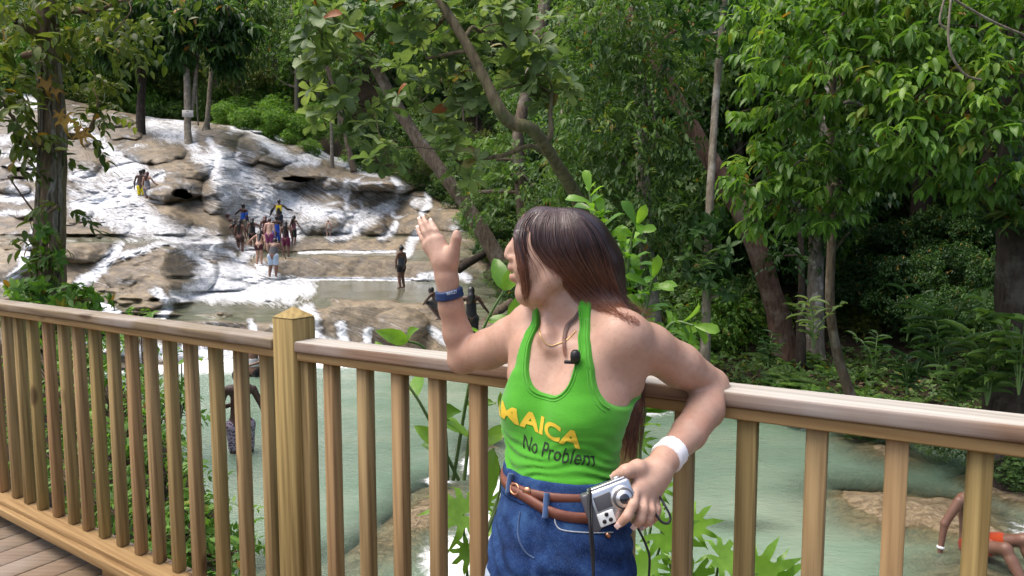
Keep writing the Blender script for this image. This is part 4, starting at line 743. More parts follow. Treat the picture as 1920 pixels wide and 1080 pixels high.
fpos = [(1200,640,13),(1240,660,12.8),(1290,665,12.5),(1330,690,12.2),(1360,655,12.6),(1390,690,12),(1420,650,12.4),(1450,680,12),(1480,655,12),(1500,700,11.6),(1540,690,11.6),(1590,660,11.8),(1620,700,11.2),(1660,680,11.2),(1700,700,10.6),(1740,735,10),(1300,705,12.6),(1270,690,12.8),(1350,715,12.2),(1430,715,12),(1480,725,11.8),(1530,735,11.4),(1610,735,11),(1670,745,10.6),(1730,765,10),(1570,620,13),(1630,625,13),(1500,600,13.6),(1440,620,13.6),(1380,620,13.6),(1240,620,13.8),(1690,615,12.4),(1560,590,14.5),(1620,585,14.5),(1300,625,14),(1410,740,11.9),(1820,800,8.9),(1890,830,8.3),(1560,750,11.3)]
g = np.random.default_rng(77)
for q in range(26): fpos.append((g.uniform(1170, 1560), g.uniform(610, 735), None))
for k, (px, py, t) in enumerate(fpos):
    t = t if t else 18.2 - (py - 560) / 28.0
    p = pt(px, py, t); z = bank_z(p[None, 0], p[None, 1])[0]; o = obj('fern', FERN[k % 4], None, (p[0], p[1], z + .02), (0, 0, _g.uniform(0, 6.28))); s = _g.uniform(.8, 1.35); o.scale = (s, s, s)
    tag(o, 'arching green fern on the dark soil of the shaded bank' if k % 4 % 2 else 'arching pale green fern on the dark soil of the shaded bank', 'fern', 'ferns on the shaded bank')
# low growth nobody could count
lv = Leaves(T_SIMPLE, .5); g = np.random.default_rng(21); n = 9000; X = g.uniform(-1, 12, n); Y = g.uniform(9.5, 22, n); s = -sdist(X, Y, SHORE_R); cl = vnoise(np.stack([X * .8, Y * .8, 0 * X], -1), 8)
k = (s > .15) & (s < 9) & (cl + g.normal(0, .25, n) > -.4); X, Y = X[k], Y[k]; Z = bank_z(X, Y) + g.uniform(.02, .22, len(X))
lv.sprigs(np.stack([X, Y, Z], -1), np.array([0, 0, 1.0]) + .5 * g.normal(size=(len(X), 3)), 'rosette', 5, .11, .1, r=g); o = lv.into(MB()).build('undergrowth', M_LEAF_MID); tag(o, kind='stuff')
lv = Leaves(T_SIMPLE, .5); n = 700; X = g.uniform(.5, 8, n); Y = g.uniform(11.5, 18, n); s = -sdist(X, Y, SHORE_R); k = (s > .2) & (s < 6); X, Y = X[k], Y[k]
lv.put(np.stack([X, Y, bank_z(X, Y) + .03], -1), g.normal(size=(len(X), 3)) * np.array([1, 1, .15]), np.array([0, 0, 1.0]) + .4 * g.normal(size=(len(X), 3)), g.uniform(.1, .2, len(X)), g.random(len(X)) * .8); M_LITTER = simple('leaf_litter', (0.12, 0.075, 0.04), .8, var=.5, vscale=3); o = lv.into(MB()).build('leaf_litter', M_LITTER); tag(o, kind='stuff')
# overhanging edge plants along the shore
for k, (px, py, t) in enumerate([(1260,745,12.9),(1400,765,12.2),(1500,780,11.6),(1600,790,11.0),(1680,800,10.5),(1760,815,9.9),(1840,840,9.2),(1910,860,8.7),(1330,755,12.6)]):
    p = pt(px, py, t); shrub_copy(p[0], p[1], WZ + .28, .42, [1, 0, 1, 4][k % 4], {0: 'low mid green tuft overhanging the green water', 1: 'low dark tuft overhanging the green water', 4: 'low large leaved tuft overhanging the green water'}[[1, 0, 1, 4][k % 4]], 'tufts overhanging the far edge of the pool', .32)

# --- the near left: ivy bush at the vine tree's foot and the shrub seen through the balusters
def bush(name, label, clusters, mat, kind, k, L, T=T_SIMPLE, w=.42, stems=(), seed=0, spread=.2, base=None, up=.3, cat='shrub', leafname='foliage'):
    g = np.random.default_rng(200 + seed); B = np.asarray(base if base is not None else pt(*clusters[0][:3])); e = empty(name, B); tag(e, label, cat); lv = Leaves(T, w); mb = MB()
    for c in clusters:
        C = pt(c[0], c[1], c[2]); P = lv.cluster(C, c[3:6], c[6], kind, k, L, spread, .25, g, up, c[7] if len(c) > 7 else None)
        for b in P[::3]: add_tube(mb, spline([B + (C - B) * .4 + g.normal(0, .03, 3), C + g.normal(0, .04, 3), b], 6), np.linspace(.010, .003, 6), 4, g.random(), caps=False)
        add_tube(mb, spline([B, (B + C) / 2 + g.normal(0, .05, 3), C], 7), np.linspace(.018, .008, 7), 5, g.random(), caps=False)
    lv.into(MB()).build(leafname, mat, e, False, B); mb.build('stem', M_TWIG, e, True, B); return e
bush('ivy_bush', 'bright leafy bush around the foot of the vine covered trunk', [(95,490,9.3,.28,.3,.2,14),(60,545,9.2,.4,.3,.22,22),(110,560,9.0,.5,.4,.25,30),(150,570,8.9,.4,.3,.18,20),(40,590,9,.4,.4,.3,20),(90,640,9,.6,.4,.4,34),(150,650,8.8,.5,.4,.4,28),(90,430,9.3,.16,.2,.12,6)], M_LEAF_BRIGHT, 'rosette', 6, .15, T_OVATE, .5, seed=1, base=pt(95, 760, 9.2))
bush('shrub', 'tall bright green shrub crowding the left balusters from behind', [(250,640,6.2,.3,.25,.3,30),(230,760,6,.35,.3,.35,51),(290,800,5.6,.35,.3,.35,54),(180,720,6.2,.35,.3,.4,45),(120,760,6.4,.35,.3,.5,45),(300,900,5.2,.35,.3,.35,60),(240,900,5.4,.35,.3,.35,54),(380,990,4.8,.30,.25,.25,51),(330,1020,4.9,.3,.25,.25,48),(430,1050,4.6,.22,.2,.18,30),(180,860,5.6,.35,.3,.4,45),(330,700,5.8,.15,.2,.2,12),(340,760,5.8,.14,.2,.14,10),(370,890,5.2,.12,.15,.12,9),(60,650,6.6,.3,.3,.4,30),(60,830,6.2,.3,.3,.4,36),(290,1060,4.9,.3,.3,.2,36)], M_LEAF_BRIGHT, 'pinnate', 8, .085, T_SIMPLE, .46, seed=2, base=np.array([-2.9, 5.2, -1.2]), spread=.2)

# --- the bright plant behind the woman and the big leaves at the railing
M_LEAF_GLOSS = mat_leaf('glossy_lime_leaf', (0.07, 0.17, 0.02), (0.135, 0.29, 0.03), (0.22, 0.40, 0.055), rough=.25, trans=.4)
def stem_plant(name, label, stems, L, T, w, mat, seed, step=.07, cat='plant', down=0.2, r0=.012):
    g = np.random.default_rng(300 + seed); e = None; mb = MB(); lv = Leaves(T, w)
    for S in stems:
        P = spline(pt(*np.array(S, float).T), 24); e_ = P[0] if e is None else e_; e = 1
        add_tube(mb, P, np.linspace(r0, .004, 24), 6, g.random(), caps=False); d = np.concatenate([[0], np.cumsum(np.linalg.norm(np.diff(P, axis=0), axis=1))]); T_ = unit(np.gradient(P, axis=0))
        n = int(d[-1] / step); st = d[-1] * .25
        for j in range(n + 1):
            q = st + (d[-1] - st) * j / max(n, 1); i = int(np.argmin(np.abs(d - q))); a = j * 2.4 + g.normal(0, .3); A = unit(np.cross(T_[i], [0.3, 1, .2])); C = np.cross(T_[i], A)
            dr = (A * math.cos(a) + C * math.sin(a)) * .9 + T_[i] * .55; dr[2] -= down * g.random(); lv.put(P[i], dr, T_[i] + .4 * g.normal(size=3) + np.array([0, -.5, .3]), L * g.uniform(.7, 1.1), g.random() * .93)
        lv.put(P[-1], T_[-1], np.array([0, -1, .3]), L * .9, .9)
    root = empty(name, e_); tag(root, label, cat); mb.build('stem', M_STEM, root, True, e_); lv.into(MB()).build('leaves', mat, root, False, e_); return root
stem_plant('lime_plant', 'glossy lime green plant rising behind the woman\'s back and shoulder', [[(1175,900,2.5),(1180,700,2.5),(1172,560,2.5),(1185,450,2.45),(1195,420,2.4)],[(1185,880,2.5),(1150,640,2.6),(1125,480,2.6),(1105,360,2.6)],[(1190,900,2.4),(1220,700,2.4),(1255,610,2.35),(1300,610,2.3)],[(1180,800,2.5),(1195,640,2.45),(1215,560,2.45),(1225,520,2.4)],[(1175,850,2.5),(1150,690,2.6),(1160,600,2.6),(1165,520,2.6)],[(1180,800,2.6),(1170,640,2.6),(1180,540,2.55),(1170,470,2.5)],[(1190,850,2.5),(1215,700,2.5),(1240,640,2.45),(1270,625,2.4)],[(1185,760,2.6),(1165,640,2.62),(1155,560,2.6),(1150,500,2.6)],[(1190,760,2.55),(1200,660,2.55),(1205,590,2.5),(1195,520,2.5)],[(1195,820,2.5),(1215,720,2.5),(1235,670,2.48),(1265,660,2.45)],[(1180,720,2.62),(1150,600,2.65),(1140,470,2.65),(1130,410,2.65)]], .10, T_OBOV, .42, M_LEAF_GLOSS, 1, .024)
stem_plant('broad_leaf_plant', 'pale green broad leaves peeping over the rail beside the raised arm', [[(850,900,2.5),(880,720,2.4),(905,620,2.3),(945,545,2.25)],[(840,900,2.5),(830,760,2.4),(800,660,2.35),(765,640,2.3)],[(860,900,2.5),(790,760,2.4),(740,690,2.4)],[(870,900,2.4),(900,700,2.35),(955,600,2.3)]], .135, T_OVATE, .44, M_LEAF_GLOSS, 2, .15, r0=.007)
lv = Leaves(T_OVATE, .42); mb = MB(); B = pt(912, 1000, 1.85); g = np.random.default_rng(8)
for (x0, y0, x1, y1, t, w) in [(955,800,905,830,1.85,.16),(925,840,912,925,1.85,.14),(945,770,938,745,1.9,.06)]:
    a, b = pt(x0, y0, t), pt(x1, y1, t - .02); lv.put(a, b - a, np.array([-.3, -.8, .4]), np.linalg.norm(b - a) * 1.25, .7); add_tube(mb, spline([B, (B + a) / 2 + [.03, .05, 0], a], 8), np.linspace(.005, .002, 8), 5, .5, caps=False)
e = empty('leafy_shoot', B); tag(e, 'shoot with a big bright leaf folded against the tank top at her waist', 'plant'); lv.into(MB()).build('leaves', M_LEAF_GLOSS, e, False, B); mb.build('stem', M_STEM, e, True, B)
def papaya(label, leaves, base, seed, mat=None):
    g = np.random.default_rng(400 + seed); B = pt(*base); e = empty('lobed_leaf_plant', B); tag(e, label, 'plant'); lv = Leaves(T_PALM, 1.0); mb = MB()
    for (x, y, t, s, ax, ay) in leaves:
        c = pt(x, y, t); lv.put(c, np.array([ax, -.25, ay]), np.array([.1, -.75, .65]) + .15 * g.normal(size=3), s, g.uniform(.4, .9)); add_tube(mb, spline([B, (B + c) / 2 + g.normal(0, .03, 3), c], 10), np.linspace(.007, .004, 10), 6, g.random(), caps=False)
    lv.into(MB()).build('leaves', mat or M_LEAF_GLOSS, e, False, B); mb.build('stem', M_STEM, e, True, B); return e
papaya('plant with large lobed leaves left of the denim shorts', [(868,965,2.1,.22,-.6,.2),(935,985,2.1,.16,.8,-.2),(880,1030,2.1,.14,-.2,-.9),(905,940,2.2,.13,.3,.8)], (905, 1200, 2.3), 1)
papaya('plant with large lobed leaves right of the camera', [(1245,1000,2.1,.21,.6,-.1),(1300,985,2.2,.16,.9,.3),(1350,1045,2.1,.18,.9,-.4),(1275,1040,2.3,.14,-.5,.3),(1230,960,2.3,.12,-.4,.6),(1215,1055,2.0,.16,-.5,-.6),(1420,1075,2.2,.24,.7,.4),(1300,1075,2.0,.2,-.2,-.7),(1200,830,2.5,.11,.6,.3),(1460,1095,2.2,.2,.4,.6),(1235,915,2.3,.12,.7,.3)], (1270, 1230, 2.3), 2)
# log and driftwood at the foot of the falls
for k, (L, r, mt, lb) in enumerate([([(858,506,23.5),(880,492,23.7),(908,476,24),(930,462,24.2)], .16, M_BARK_DARK, 'dark fallen log lying against the right end of the falls'), ([(890,625,18.2),(915,600,18.5),(960,565,19)], .16, M_BARK, 'pale brown log lying beside the person in black')]):
    P = spline(pt(*np.array(L, float).T), 16); e = MB(); add_tube(e, P, np.linspace(r, r * .7, 16), 10, .4, wob=.2, seed=k); o = e.build('log', mt, None, True); tag(o, lb, 'log')
# vine hanging at the upper right
mb = MB()
for S in ([(1785,-20,6),(1778,60,6),(1785,105,6),(1810,140,6),(1840,150,6)],[(1790,0,6),(1860,40,6),(1930,70,6)],[(1770,0,6.2),(1762,40,6.2),(1775,55,6.2)]): add_tube(mb, spline(pt(*np.array(S, float).T), 20), .011, 6, .5, caps=False)
o = mb.build('hanging_vine', M_BARK_PALE, None, True); tag(o, 'pale bare vine looping down at the upper right corner', 'vine')
# ------------------------------------------------------------------ bodies grown from smooth distance fields
def unit(a): return a / (np.linalg.norm(a, axis=-1, keepdims=True) + 1e-9)
def surface_nets(f, org, h):
    ins = f < 0
    c = np.zeros(tuple(s - 1 for s in f.shape), np.int8)
    for a in (0, 1):
        for b in (0, 1):
            for d in (0, 1): c += ins[a:a + c.shape[0], b:b + c.shape[1], d:d + c.shape[2]]
    act = (c > 0) & (c < 8); I = np.argwhere(act); n = len(I); idx = np.full(c.shape, -1, np.int32); idx[act] = np.arange(n)
    acc = np.zeros((n, 3)); cnt = np.zeros(n)
    corners = [(a, b, d) for a in (0, 1) for b in (0, 1) for d in (0, 1)]; val = {q: f[I[:, 0] + q[0], I[:, 1] + q[1], I[:, 2] + q[2]] for q in corners}
    for q in corners:
        for ax in range(3):
            if q[ax]: continue
            r = list(q); r[ax] = 1; r = tuple(r); v0, v1 = val[q], val[r]; m = (v0 < 0) != (v1 < 0); t = v0[m] / (v0[m] - v1[m])
            p = np.tile(np.array(q, float), (m.sum(), 1)); p[:, ax] += t; acc[m] += p; cnt[m] += 1
    V = (I + acc / cnt[:, None]) * h + np.asarray(org); Q = []
    for ax in range(3):
        s0 = [slice(1, -1)] * 3; s0[ax] = slice(0, -1); s1 = list(s0); s1[ax] = slice(1, None)
        a = ins[tuple(s0)]; b = ins[tuple(s1)]; m = a != b; K = np.argwhere(m)
        if not len(K): continue
        K = K + np.array([0 if k == ax else 1 for k in range(3)]); u, w = [k for k in range(3) if k != ax]
        if ax == 1: u, w = w, u
        def ci(du, dw): J = K.copy(); J[:, u] -= du; J[:, w] -= dw; return idx[J[:, 0], J[:, 1], J[:, 2]]
        q = np.stack([ci(1, 1), ci(0, 1), ci(0, 0), ci(1, 0)], -1); fl = ~a[m]; q[fl] = q[fl][:, ::-1]; Q.append(q)
    Q = np.concatenate(Q); return V, Q[(Q >= 0).all(1)]
class Field:
    def __init__(s, lo, hi, h):
        s.lo = np.asarray(lo, float); s.h = h; s.n = np.ceil((np.asarray(hi) - s.lo) / h).astype(int) + 1; s.f = np.full(s.n, 0.2, np.float32)
        s.ax = [s.lo[k] + h * np.arange(s.n[k]) for k in range(3)]
    def win(s, lo, hi):
        a = np.clip(np.floor((np.asarray(lo) - s.lo) / s.h).astype(int), 0, s.n); b = np.clip(np.ceil((np.asarray(hi) - s.lo) / s.h).astype(int) + 1, 0, s.n); return tuple(slice(i, j) for i, j in zip(a, b))
    def pts(s, w): return np.stack(np.meshgrid(*[s.ax[k][w[k]] for k in range(3)], indexing='ij'), -1)
    def put(s, fn, lo, hi, k=.02, m=.03, mode='u'):
        w = s.win(np.asarray(lo) - m - k, np.asarray(hi) + m + k); 
        if any(q.stop <= q.start for q in w): return
        d = fn(s.pts(w)).astype(np.float32); a = s.f[w]
        if mode == 'u': hh = np.clip(k - np.abs(a - d), 0, None) / k; s.f[w] = np.minimum(a, d) - hh * hh * k * .25
        else: hh = np.clip(k - np.abs(a + d), 0, None) / k; s.f[w] = np.maximum(a, -d) + hh * hh * k * .25
    def cone(s, a, b, ra, rb, k=.02, flat=None, fs=1.0, mode='u'):
        a = np.asarray(a, float); b = np.asarray(b, float); ab = b - a; L2 = max(ab @ ab, 1e-9)
        def fn(P):
            q = P - a; t = np.clip((q @ ab) / L2, 0, 1); d = q - t[..., None] * ab
            if flat is not None: fl = np.asarray(flat, float); fl = fl / np.linalg.norm(fl); d = d + (d @ fl)[..., None] * fl * (fs - 1)
            return np.sqrt((d * d).sum(-1)) - (ra + (rb - ra) * t)
        r = max(ra, rb); s.put(fn, np.minimum(a, b) - r, np.maximum(a, b) + r, k, mode=mode)
    def chain(s, pts, radii, k=.015, **kw):
        for i in range(len(pts) - 1): s.cone(pts[i], pts[i + 1], radii[i], radii[i + 1], k, **kw)
    def ell(s, c, r, M=None, k=.02, mode='u'):
        c = np.asarray(c, float); r = np.asarray(r, float); M = np.eye(3) if M is None else np.asarray(M)     # rows of M are the axes
        def fn(P): q = ((P - c) @ M.T) / r; l = np.sqrt((q * q).sum(-1)); return (l - 1) * r.min() * np.clip(.6 + .4 * l, .6, 1.5)
        R_ = r.max(); s.put(fn, c - R_, c + R_, k, mode=mode)
    def at(s, P):
        q = (np.asarray(P) - s.lo) / s.h; i = np.clip(np.floor(q).astype(int), 0, s.n - 2); f = np.clip(q - i, 0, 1); r = 0
        for a in (0, 1):
            for b in (0, 1):
                for c in (0, 1): r = r + s.f[i[..., 0] + a, i[..., 1] + b, i[..., 2] + c] * (f[..., 0] if a else 1 - f[..., 0]) * (f[..., 1] if b else 1 - f[..., 1]) * (f[..., 2] if c else 1 - f[..., 2])
        return r
    def surf(s, px, py, off=0.0, t0=.9, t1=1.75):
        """where the line of sight through a photo pixel meets the field's surface (vectorised)"""
        px = np.atleast_1d(np.asarray(px, float)); py = np.atleast_1d(np.asarray(py, float)); ts = np.arange(t0, t1, s.h * .6)
        P = pt(px[:, None], py[:, None], ts[None]); v = s.at(P) - off; ins = v < 0; k = ins.argmax(1); none = ~ins.any(1); k = np.where(none, v.argmin(1), k); k1 = np.clip(k, 1, None)
        r = np.arange(len(px)); v0, v1 = v[r, k1 - 1], v[r, k1]; t = ts[k1 - 1] + np.where(none, 0, np.clip(v0 / (v0 - v1 + 1e-9), 0, 1)) * (ts[1] - ts[0]); return pt(px, py, t)
    def mesh(s, w=None, f=None): 
        f = s.f if f is None else f; lo = s.lo if w is None else s.lo + s.h * np.array([q.start for q in w]); return surface_nets(f, lo, s.h)
def relax(V, Q, it=2, lam=.5):
    e = np.concatenate([Q[:, [0, 1]], Q[:, [1, 2]], Q[:, [2, 3]], Q[:, [3, 0]]])
    for _ in range(it):
        A = np.zeros_like(V); c = np.zeros(len(V)); np.add.at(A, e[:, 0], V[e[:, 1]]); np.add.at(c, e[:, 0], 1); np.add.at(A, e[:, 1], V[e[:, 0]]); np.add.at(c, e[:, 1], 1); V = V + lam * (A / c[:, None] - V)
    return V
# ------------------------------------------------------------------ the woman at the railing
def mat_skin(name, a, b, rough=.45, sss=.12, var=6.0):
    m = NT(name); ob = m.tc.outputs['Object']; n = m.noise(ob, var, 3); f = m.noise(ob, 90, 3)
    c = m.mix(n, a, b); c = m.mix(m.ramp(f, [(.45, 0.0), (.75, .28)]), c, tuple(x * .68 for x in a)); c = m.mix(m.ramp(m.noise(ob, 17, 4, .6), [(.45, 0.0), (.72, .35)]), c, (a[0] * 1.02, a[1] * .74, a[2] * .68)); c = m.mix(m.ramp(m.noise(ob, 260, 1), [(.68, 0.0), (.74, .35)]), c, tuple(x * .45 for x in a)); m.set(Base_Color=c, Roughness=rough, Specular_IOR_Level=.4, Subsurface_Weight=sss, Subsurface_Scale=.02)
    m.b.inputs['Subsurface Radius'].default_value = (1, .35, .2); m.bump(m.math('ADD', m.noise(ob, 420, 2), m.noise(ob, 60, 3)), .16, .0015); return m.m
M_SKIN = mat_skin('fair_skin', (0.42, 0.248, 0.178), (0.55, 0.358, 0.272))
def mat_cloth(name, a, b, weave=700, bumps=.2, rough=.85, fold=0.0):
    m = NT(name); ob = m.tc.outputs['Object']; n = m.noise(ob, 14, 4, .6); w = m.noise(ob, weave, 2); c = m.mix(n, a, b); c = m.mix(m.ramp(w, [(.4, 0.0), (.7, .3)]), c, tuple(x * .6 for x in a))
    m.set(Base_Color=c, Roughness=rough, Specular_IOR_Level=.2, Sheen_Weight=.25); h = m.math('ADD', m.math('MULTIPLY', w, .2), m.math('MULTIPLY', m.noise(m.map((1, 1, 3.0)), 16, 4, .6, .5), fold)); m.bump(h, bumps, .006); return m.m
M_TANK = mat_cloth('green_jersey', (0.050, 0.27, 0.016), (0.075, 0.35, 0.022), fold=.9)
def mat_denim():
    m = NT('blue_denim'); ob = m.tc.outputs['Object']; n = m.noise(ob, 22, 5, .65); tw = m.noise(m.map((1, 1, .35), rot=(0, .6, 0)), 900, 2); big = m.noise(m.map((1, 1, 1.8)), 7, 4)
    c = m.ramp(n, [(.32, (0.004, 0.012, 0.048)), (.52, (0.010, 0.032, 0.110)), (.70, (0.030, 0.078, 0.19))]); c = m.mix(m.ramp(big, [(.5, 0.0), (.75, .45)]), c, (0.034, 0.08, 0.19)); c = m.mix(m.ramp(tw, [(.5, 0.0), (.8, .35)]), c, (0.14, 0.22, 0.38))
    m.set(Base_Color=c, Roughness=.9, Specular_IOR_Level=.15); m.bump(m.math('ADD', n, m.math('MULTIPLY', tw, .4)), .35, .006); return m.m
M_DENIM = mat_denim(); M_CUFF = mat_cloth('pale_denim', (0.22, 0.28, 0.37), (0.30, 0.36, 0.44)); M_SEAM = mat_cloth('denim_seam', (0.025, 0.06, 0.15), (0.05, 0.095, 0.2)); M_BELT = simple('tan_leather', (0.15, 0.052, 0.032), .5, var=.25, vscale=40, bump=.2); M_STITCH = simple('pale_thread', (0.32, 0.36, 0.42), .8)
M_GOLD = simple('gold_chain', (0.75, 0.5, 0.2), .3, metal=1.0); M_COPPER = simple('copper_rivet', (0.55, 0.27, 0.16), .35, metal=1.0); M_BLACK = simple('black_plastic', (0.012, 0.012, 0.013), .45); M_STRAP = simple('black_strap', (0.014, 0.014, 0.016), .7, bump=.2, bscale=300)
M_NAVY = simple('navy_silicone', (0.012, 0.035, 0.115), .5); M_PRINT_W = simple('pale_print', (0.42, 0.52, 0.68), .6); M_WHITE = simple('white_band', (0.82, 0.81, 0.84), .55); M_PRINT_Y = simple('yellow_print', (0.60, 0.42, 0.03), .75); M_PRINT_K = simple('black_print', (0.012, 0.022, 0.010), .75); M_GREYPRINT = simple('faint_print', (0.5, 0.5, 0.56), .6)
def mat_hair(name, a, b, tip=None, rough=.34):
    m = NT(name); t = m.attr('tint'); k = m.attr('len'); n = m.noise(m.map((1, 1, .2)), 160, 3); c = m.mix(m.math('MULTIPLY', t, 1.0), a, b); c = m.mix(m.ramp(n, [(.4, 0.0), (.7, .4)]), c, tuple(x * .4 for x in a))
    if tip: c = m.mix(m.ramp(k, [(.45, 0.0), (1.0, .95)]), c, tip)
    m.set(Base_Color=c, Roughness=rough, Specular_IOR_Level=.55); m.bump(n, .35, .003); return m.m
M_HAIR = mat_hair('dark_brown_hair', (0.020, 0.010, 0.011), (0.105, 0.055, 0.048), (0.26, 0.105, 0.060))

WH = 0.0034
B = Field((-.34, 1.00, -.02), (.52, 1.72, 1.48), WH)
PSI_H, PSI_C = R(30), R(38)
SL = [(1140,940,1162,1.235,.098,30),(1090,936,1166,1.235,.102,30),(1040,931,1171,1.235,.104,30),(1000,931,1171,1.237,.100,30),(960,940,1164,1.241,.094,31),(920,949,1157,1.248,.087,32),(880,954,1152,1.257,.081,33),(850,954,1150,1.266,.078,34),(815,953,1154,1.278,.079,36),(780,957,1166,1.29,.082,38),(740,962,1176,1.302,.081,39),(700,972,1180,1.313,.076,40),(665,985,1170,1.322,.069,40),(635,1003,1152,1.328,.060,40),(605,1020,1128,1.333,.046,40),(585,1032,1110,1.335,.034,40)]
_z = []; 
for (py, l, r, t, b, ps) in SL:
    c = pt((l + r) / 2, py, t); Wd = (r - l) / 2 * t / FPX; ps = R(ps) - math.atan2(c[0], c[1]); a = math.sqrt(max(Wd ** 2 - (b * math.sin(ps)) ** 2, 1e-4)) / math.cos(ps); _z.append((c[2], c[0], c[1], a, b, ps))
_z = np.array(_z)
def torso_par(z): return [np.interp(z, _z[:, 0], _z[:, k]) for k in (1, 2, 3, 4, 5)]
_zs = np.linspace(_z[0, 0], _z[-1, 0], 240); _tab = [np.convolve(np.pad(q, 6, 'edge'), np.ones(13) / 13, 'valid') for q in torso_par(_zs)]
def torso_par(z): return [np.interp(z, _zs, q) for q in _tab]
def torso_local(P):
    cx, cy, a, b, ps = torso_par(P[..., 2]); x = P[..., 0] - cx; y = P[..., 1] - cy; return x * np.cos(ps) - y * np.sin(ps), -x * np.sin(ps) - y * np.cos(ps), a, b
def f_torso(P):
    s, v, a, b = torso_local(P); q = np.sqrt((np.abs(s) / a) ** 2.25 + (np.abs(v) / b) ** 2.25) ** (2 / 2.25); l = np.sqrt((s / a) ** 2 + (v / b) ** 2)
    d = (l - 1) * np.minimum(a, b) * 1.08; z = P[..., 2]; return np.maximum(d, np.maximum(_z[0, 0] - z, z - _z[-1, 0]))
B.put(f_torso, (-.16, 1.02, _z[0, 0]), (.32, 1.5, _z[-1, 0]), .02)
def tl(py, s, v, dz=0.0):
    """point in the torso's own frame: height of a photo row at the torso axis, s to her left, v to her front"""
    i = [x[0] for x in SL]; t = np.interp(-py, [-x for x in i], [x[3] for x in SL]); z = pt(960, py, t)[2] + dz; cx, cy, a, b, ps = torso_par(z); e = np.array([math.cos(ps), -math.sin(ps), 0]); f = np.array([-math.sin(ps), -math.cos(ps), 0]); return np.array([cx, cy, z]) + e * s + f * v
for sgn in (-1, 1):
    B.ell(tl(772, .054 * sgn, .047), (.052, .046, .048), None, .03); B.ell(tl(735, .054 * sgn, .040), (.052, .040, .07), None, .03)
B.cone(tl(652, -.075, .030), tl(655, .075, .030), .040, .040, .035)                                   # upper chest
neck0, neck1 = pt(1066, 622, 1.335), pt(1040, 535, 1.322)
B.chain([neck0, pt(1052, 575, 1.328), neck1], [.044, .0395, .041], .025)
LS, RS = pt(1166, 634, 1.262), pt(1000, 614, 1.405)
for S_, q in ((LS, pt(1090, 590, 1.33)), (RS, pt(1040, 585, 1.36))): B.chain([q, (q + S_) / 2 + np.array([0, .01, .004]), S_], [.030, .037, .044], .035)      # trapezius
for S_, n_ in ((LS, pt(1044, 655, 1.266)), (RS, pt(1018, 650, 1.305))): B.chain([n_, (n_ + S_) / 2 + np.array([0, -.012, .004]), S_ + np.array([0, -.02, .012])], [.004, .0065, .006], .02)   # collar bones
B.chain([pt(1020, 600, 1.292), pt(1024, 630, 1.278), pt(1029, 652, 1.268)], [.004, .007, .004], .025)
B.chain([pt(1178, 720, 1.30), pt(1165, 680, 1.29), LS], [.03, .045, .05], .03); B.chain([pt(985, 700, 1.36), RS], [.035, .046], .03)
# legs and feet
for sg, kn_, an_ in ((-1, tl(1100, -.10, .16), tl(1100, -.085, .10)), (1, tl(1100, .085, .12), tl(1100, .10, .02))):
    H_ = tl(1075, .058 * sg, .0); kn_[2] = .42; an_[2] = .065; B.chain([H_, (H_ + kn_) / 2 + np.array([0, .0, .02]), kn_], [.062, .060, .050], .03); B.chain([kn_, kn_ * .62 + an_ * .38 + np.array([0, .02, 0]), an_], [.05, .05, .032], .02)
    fd = np.array([-math.sin(PSI_H), -math.cos(PSI_H), 0]); B.chain([an_ - fd * .025 + np.array([0, 0, -.03]), an_ + fd * .06 + np.array([0, 0, -.035]), an_ + fd * .14 + np.array([0, 0, -.045])], [.033, .030, .020], .02)
GB = B.f.copy()                                   # trunk and legs alone: what the clothes follow
# left arm, elbow on the rail behind her
LE_, LW_ = pt(1334, 722, 1.40), pt(1246, 863, 1.195)
B.chain([LS, pt(1216, 652, 1.30), pt(1274, 685, 1.345), LE_], [.047, .0455, .043, .034], .016)
B.chain([LE_, pt(1322, 768, 1.345), pt(1292, 812, 1.275), LW_], [.0335, .0365, .0315, .0225], .012)

# right arm, elbow on the rail, forearm raised
RE_, RW_ = pt(870, 668, 1.53), pt(838, 522, 1.49)
B.chain([RS, pt(960, 636, 1.44), pt(915, 655, 1.485), RE_], [.047, .0465, .0425, .035], .016)
B.chain([RE_, pt(858, 625, 1.52), pt(846, 575, 1.505), RW_], [.034, .0322, .0275, .0235], .012)
B.ell(pt(866, 680, 1.535), (.027, .027, .022), None, .02)
# right hand: open palm towards us, fingers up and back
B.cone(RW_, pt(832, 492, 1.487), .0245, .028, .012, flat=(0, 1, 0), fs=1.3)
kn = [pt(801, 464, 1.498), pt(806, 455, 1.495), pt(814, 450, 1.492), pt(824, 449, 1.490)]
for q, w in zip(kn, (.0115, .012, .012, .012)): B.cone(pt(835, 494, 1.488), q, .021, w, .012, flat=(.15, 1, 0), fs=1.15)
B.cone(pt(846, 488, 1.478), pt(850, 470, 1.472), .018, .015, .012)
RF = [[kn[0], pt(792, 449, 1.503), pt(787, 438, 1.512), pt(783, 428, 1.525)], [kn[1], pt(796, 436, 1.500), pt(790, 423, 1.510), pt(786, 412, 1.524)], [kn[2], pt(806, 432, 1.496), pt(799, 419, 1.504), pt(794, 408, 1.517)], [kn[3], pt(818, 433, 1.492), pt(813, 424, 1.500), pt(808, 415, 1.512)]]
for f_, r_ in zip(RF, (.0062, .0068, .0070, .0068)): B.chain(f_, [r_ * 1.15, r_, r_ * .93, r_ * .72], .0025)
B.chain([pt(848, 476, 1.472), pt(854, 458, 1.466), pt(856, 446, 1.463), pt(856, 437, 1.462)], [.0135, .0105, .0105, .008], .006)
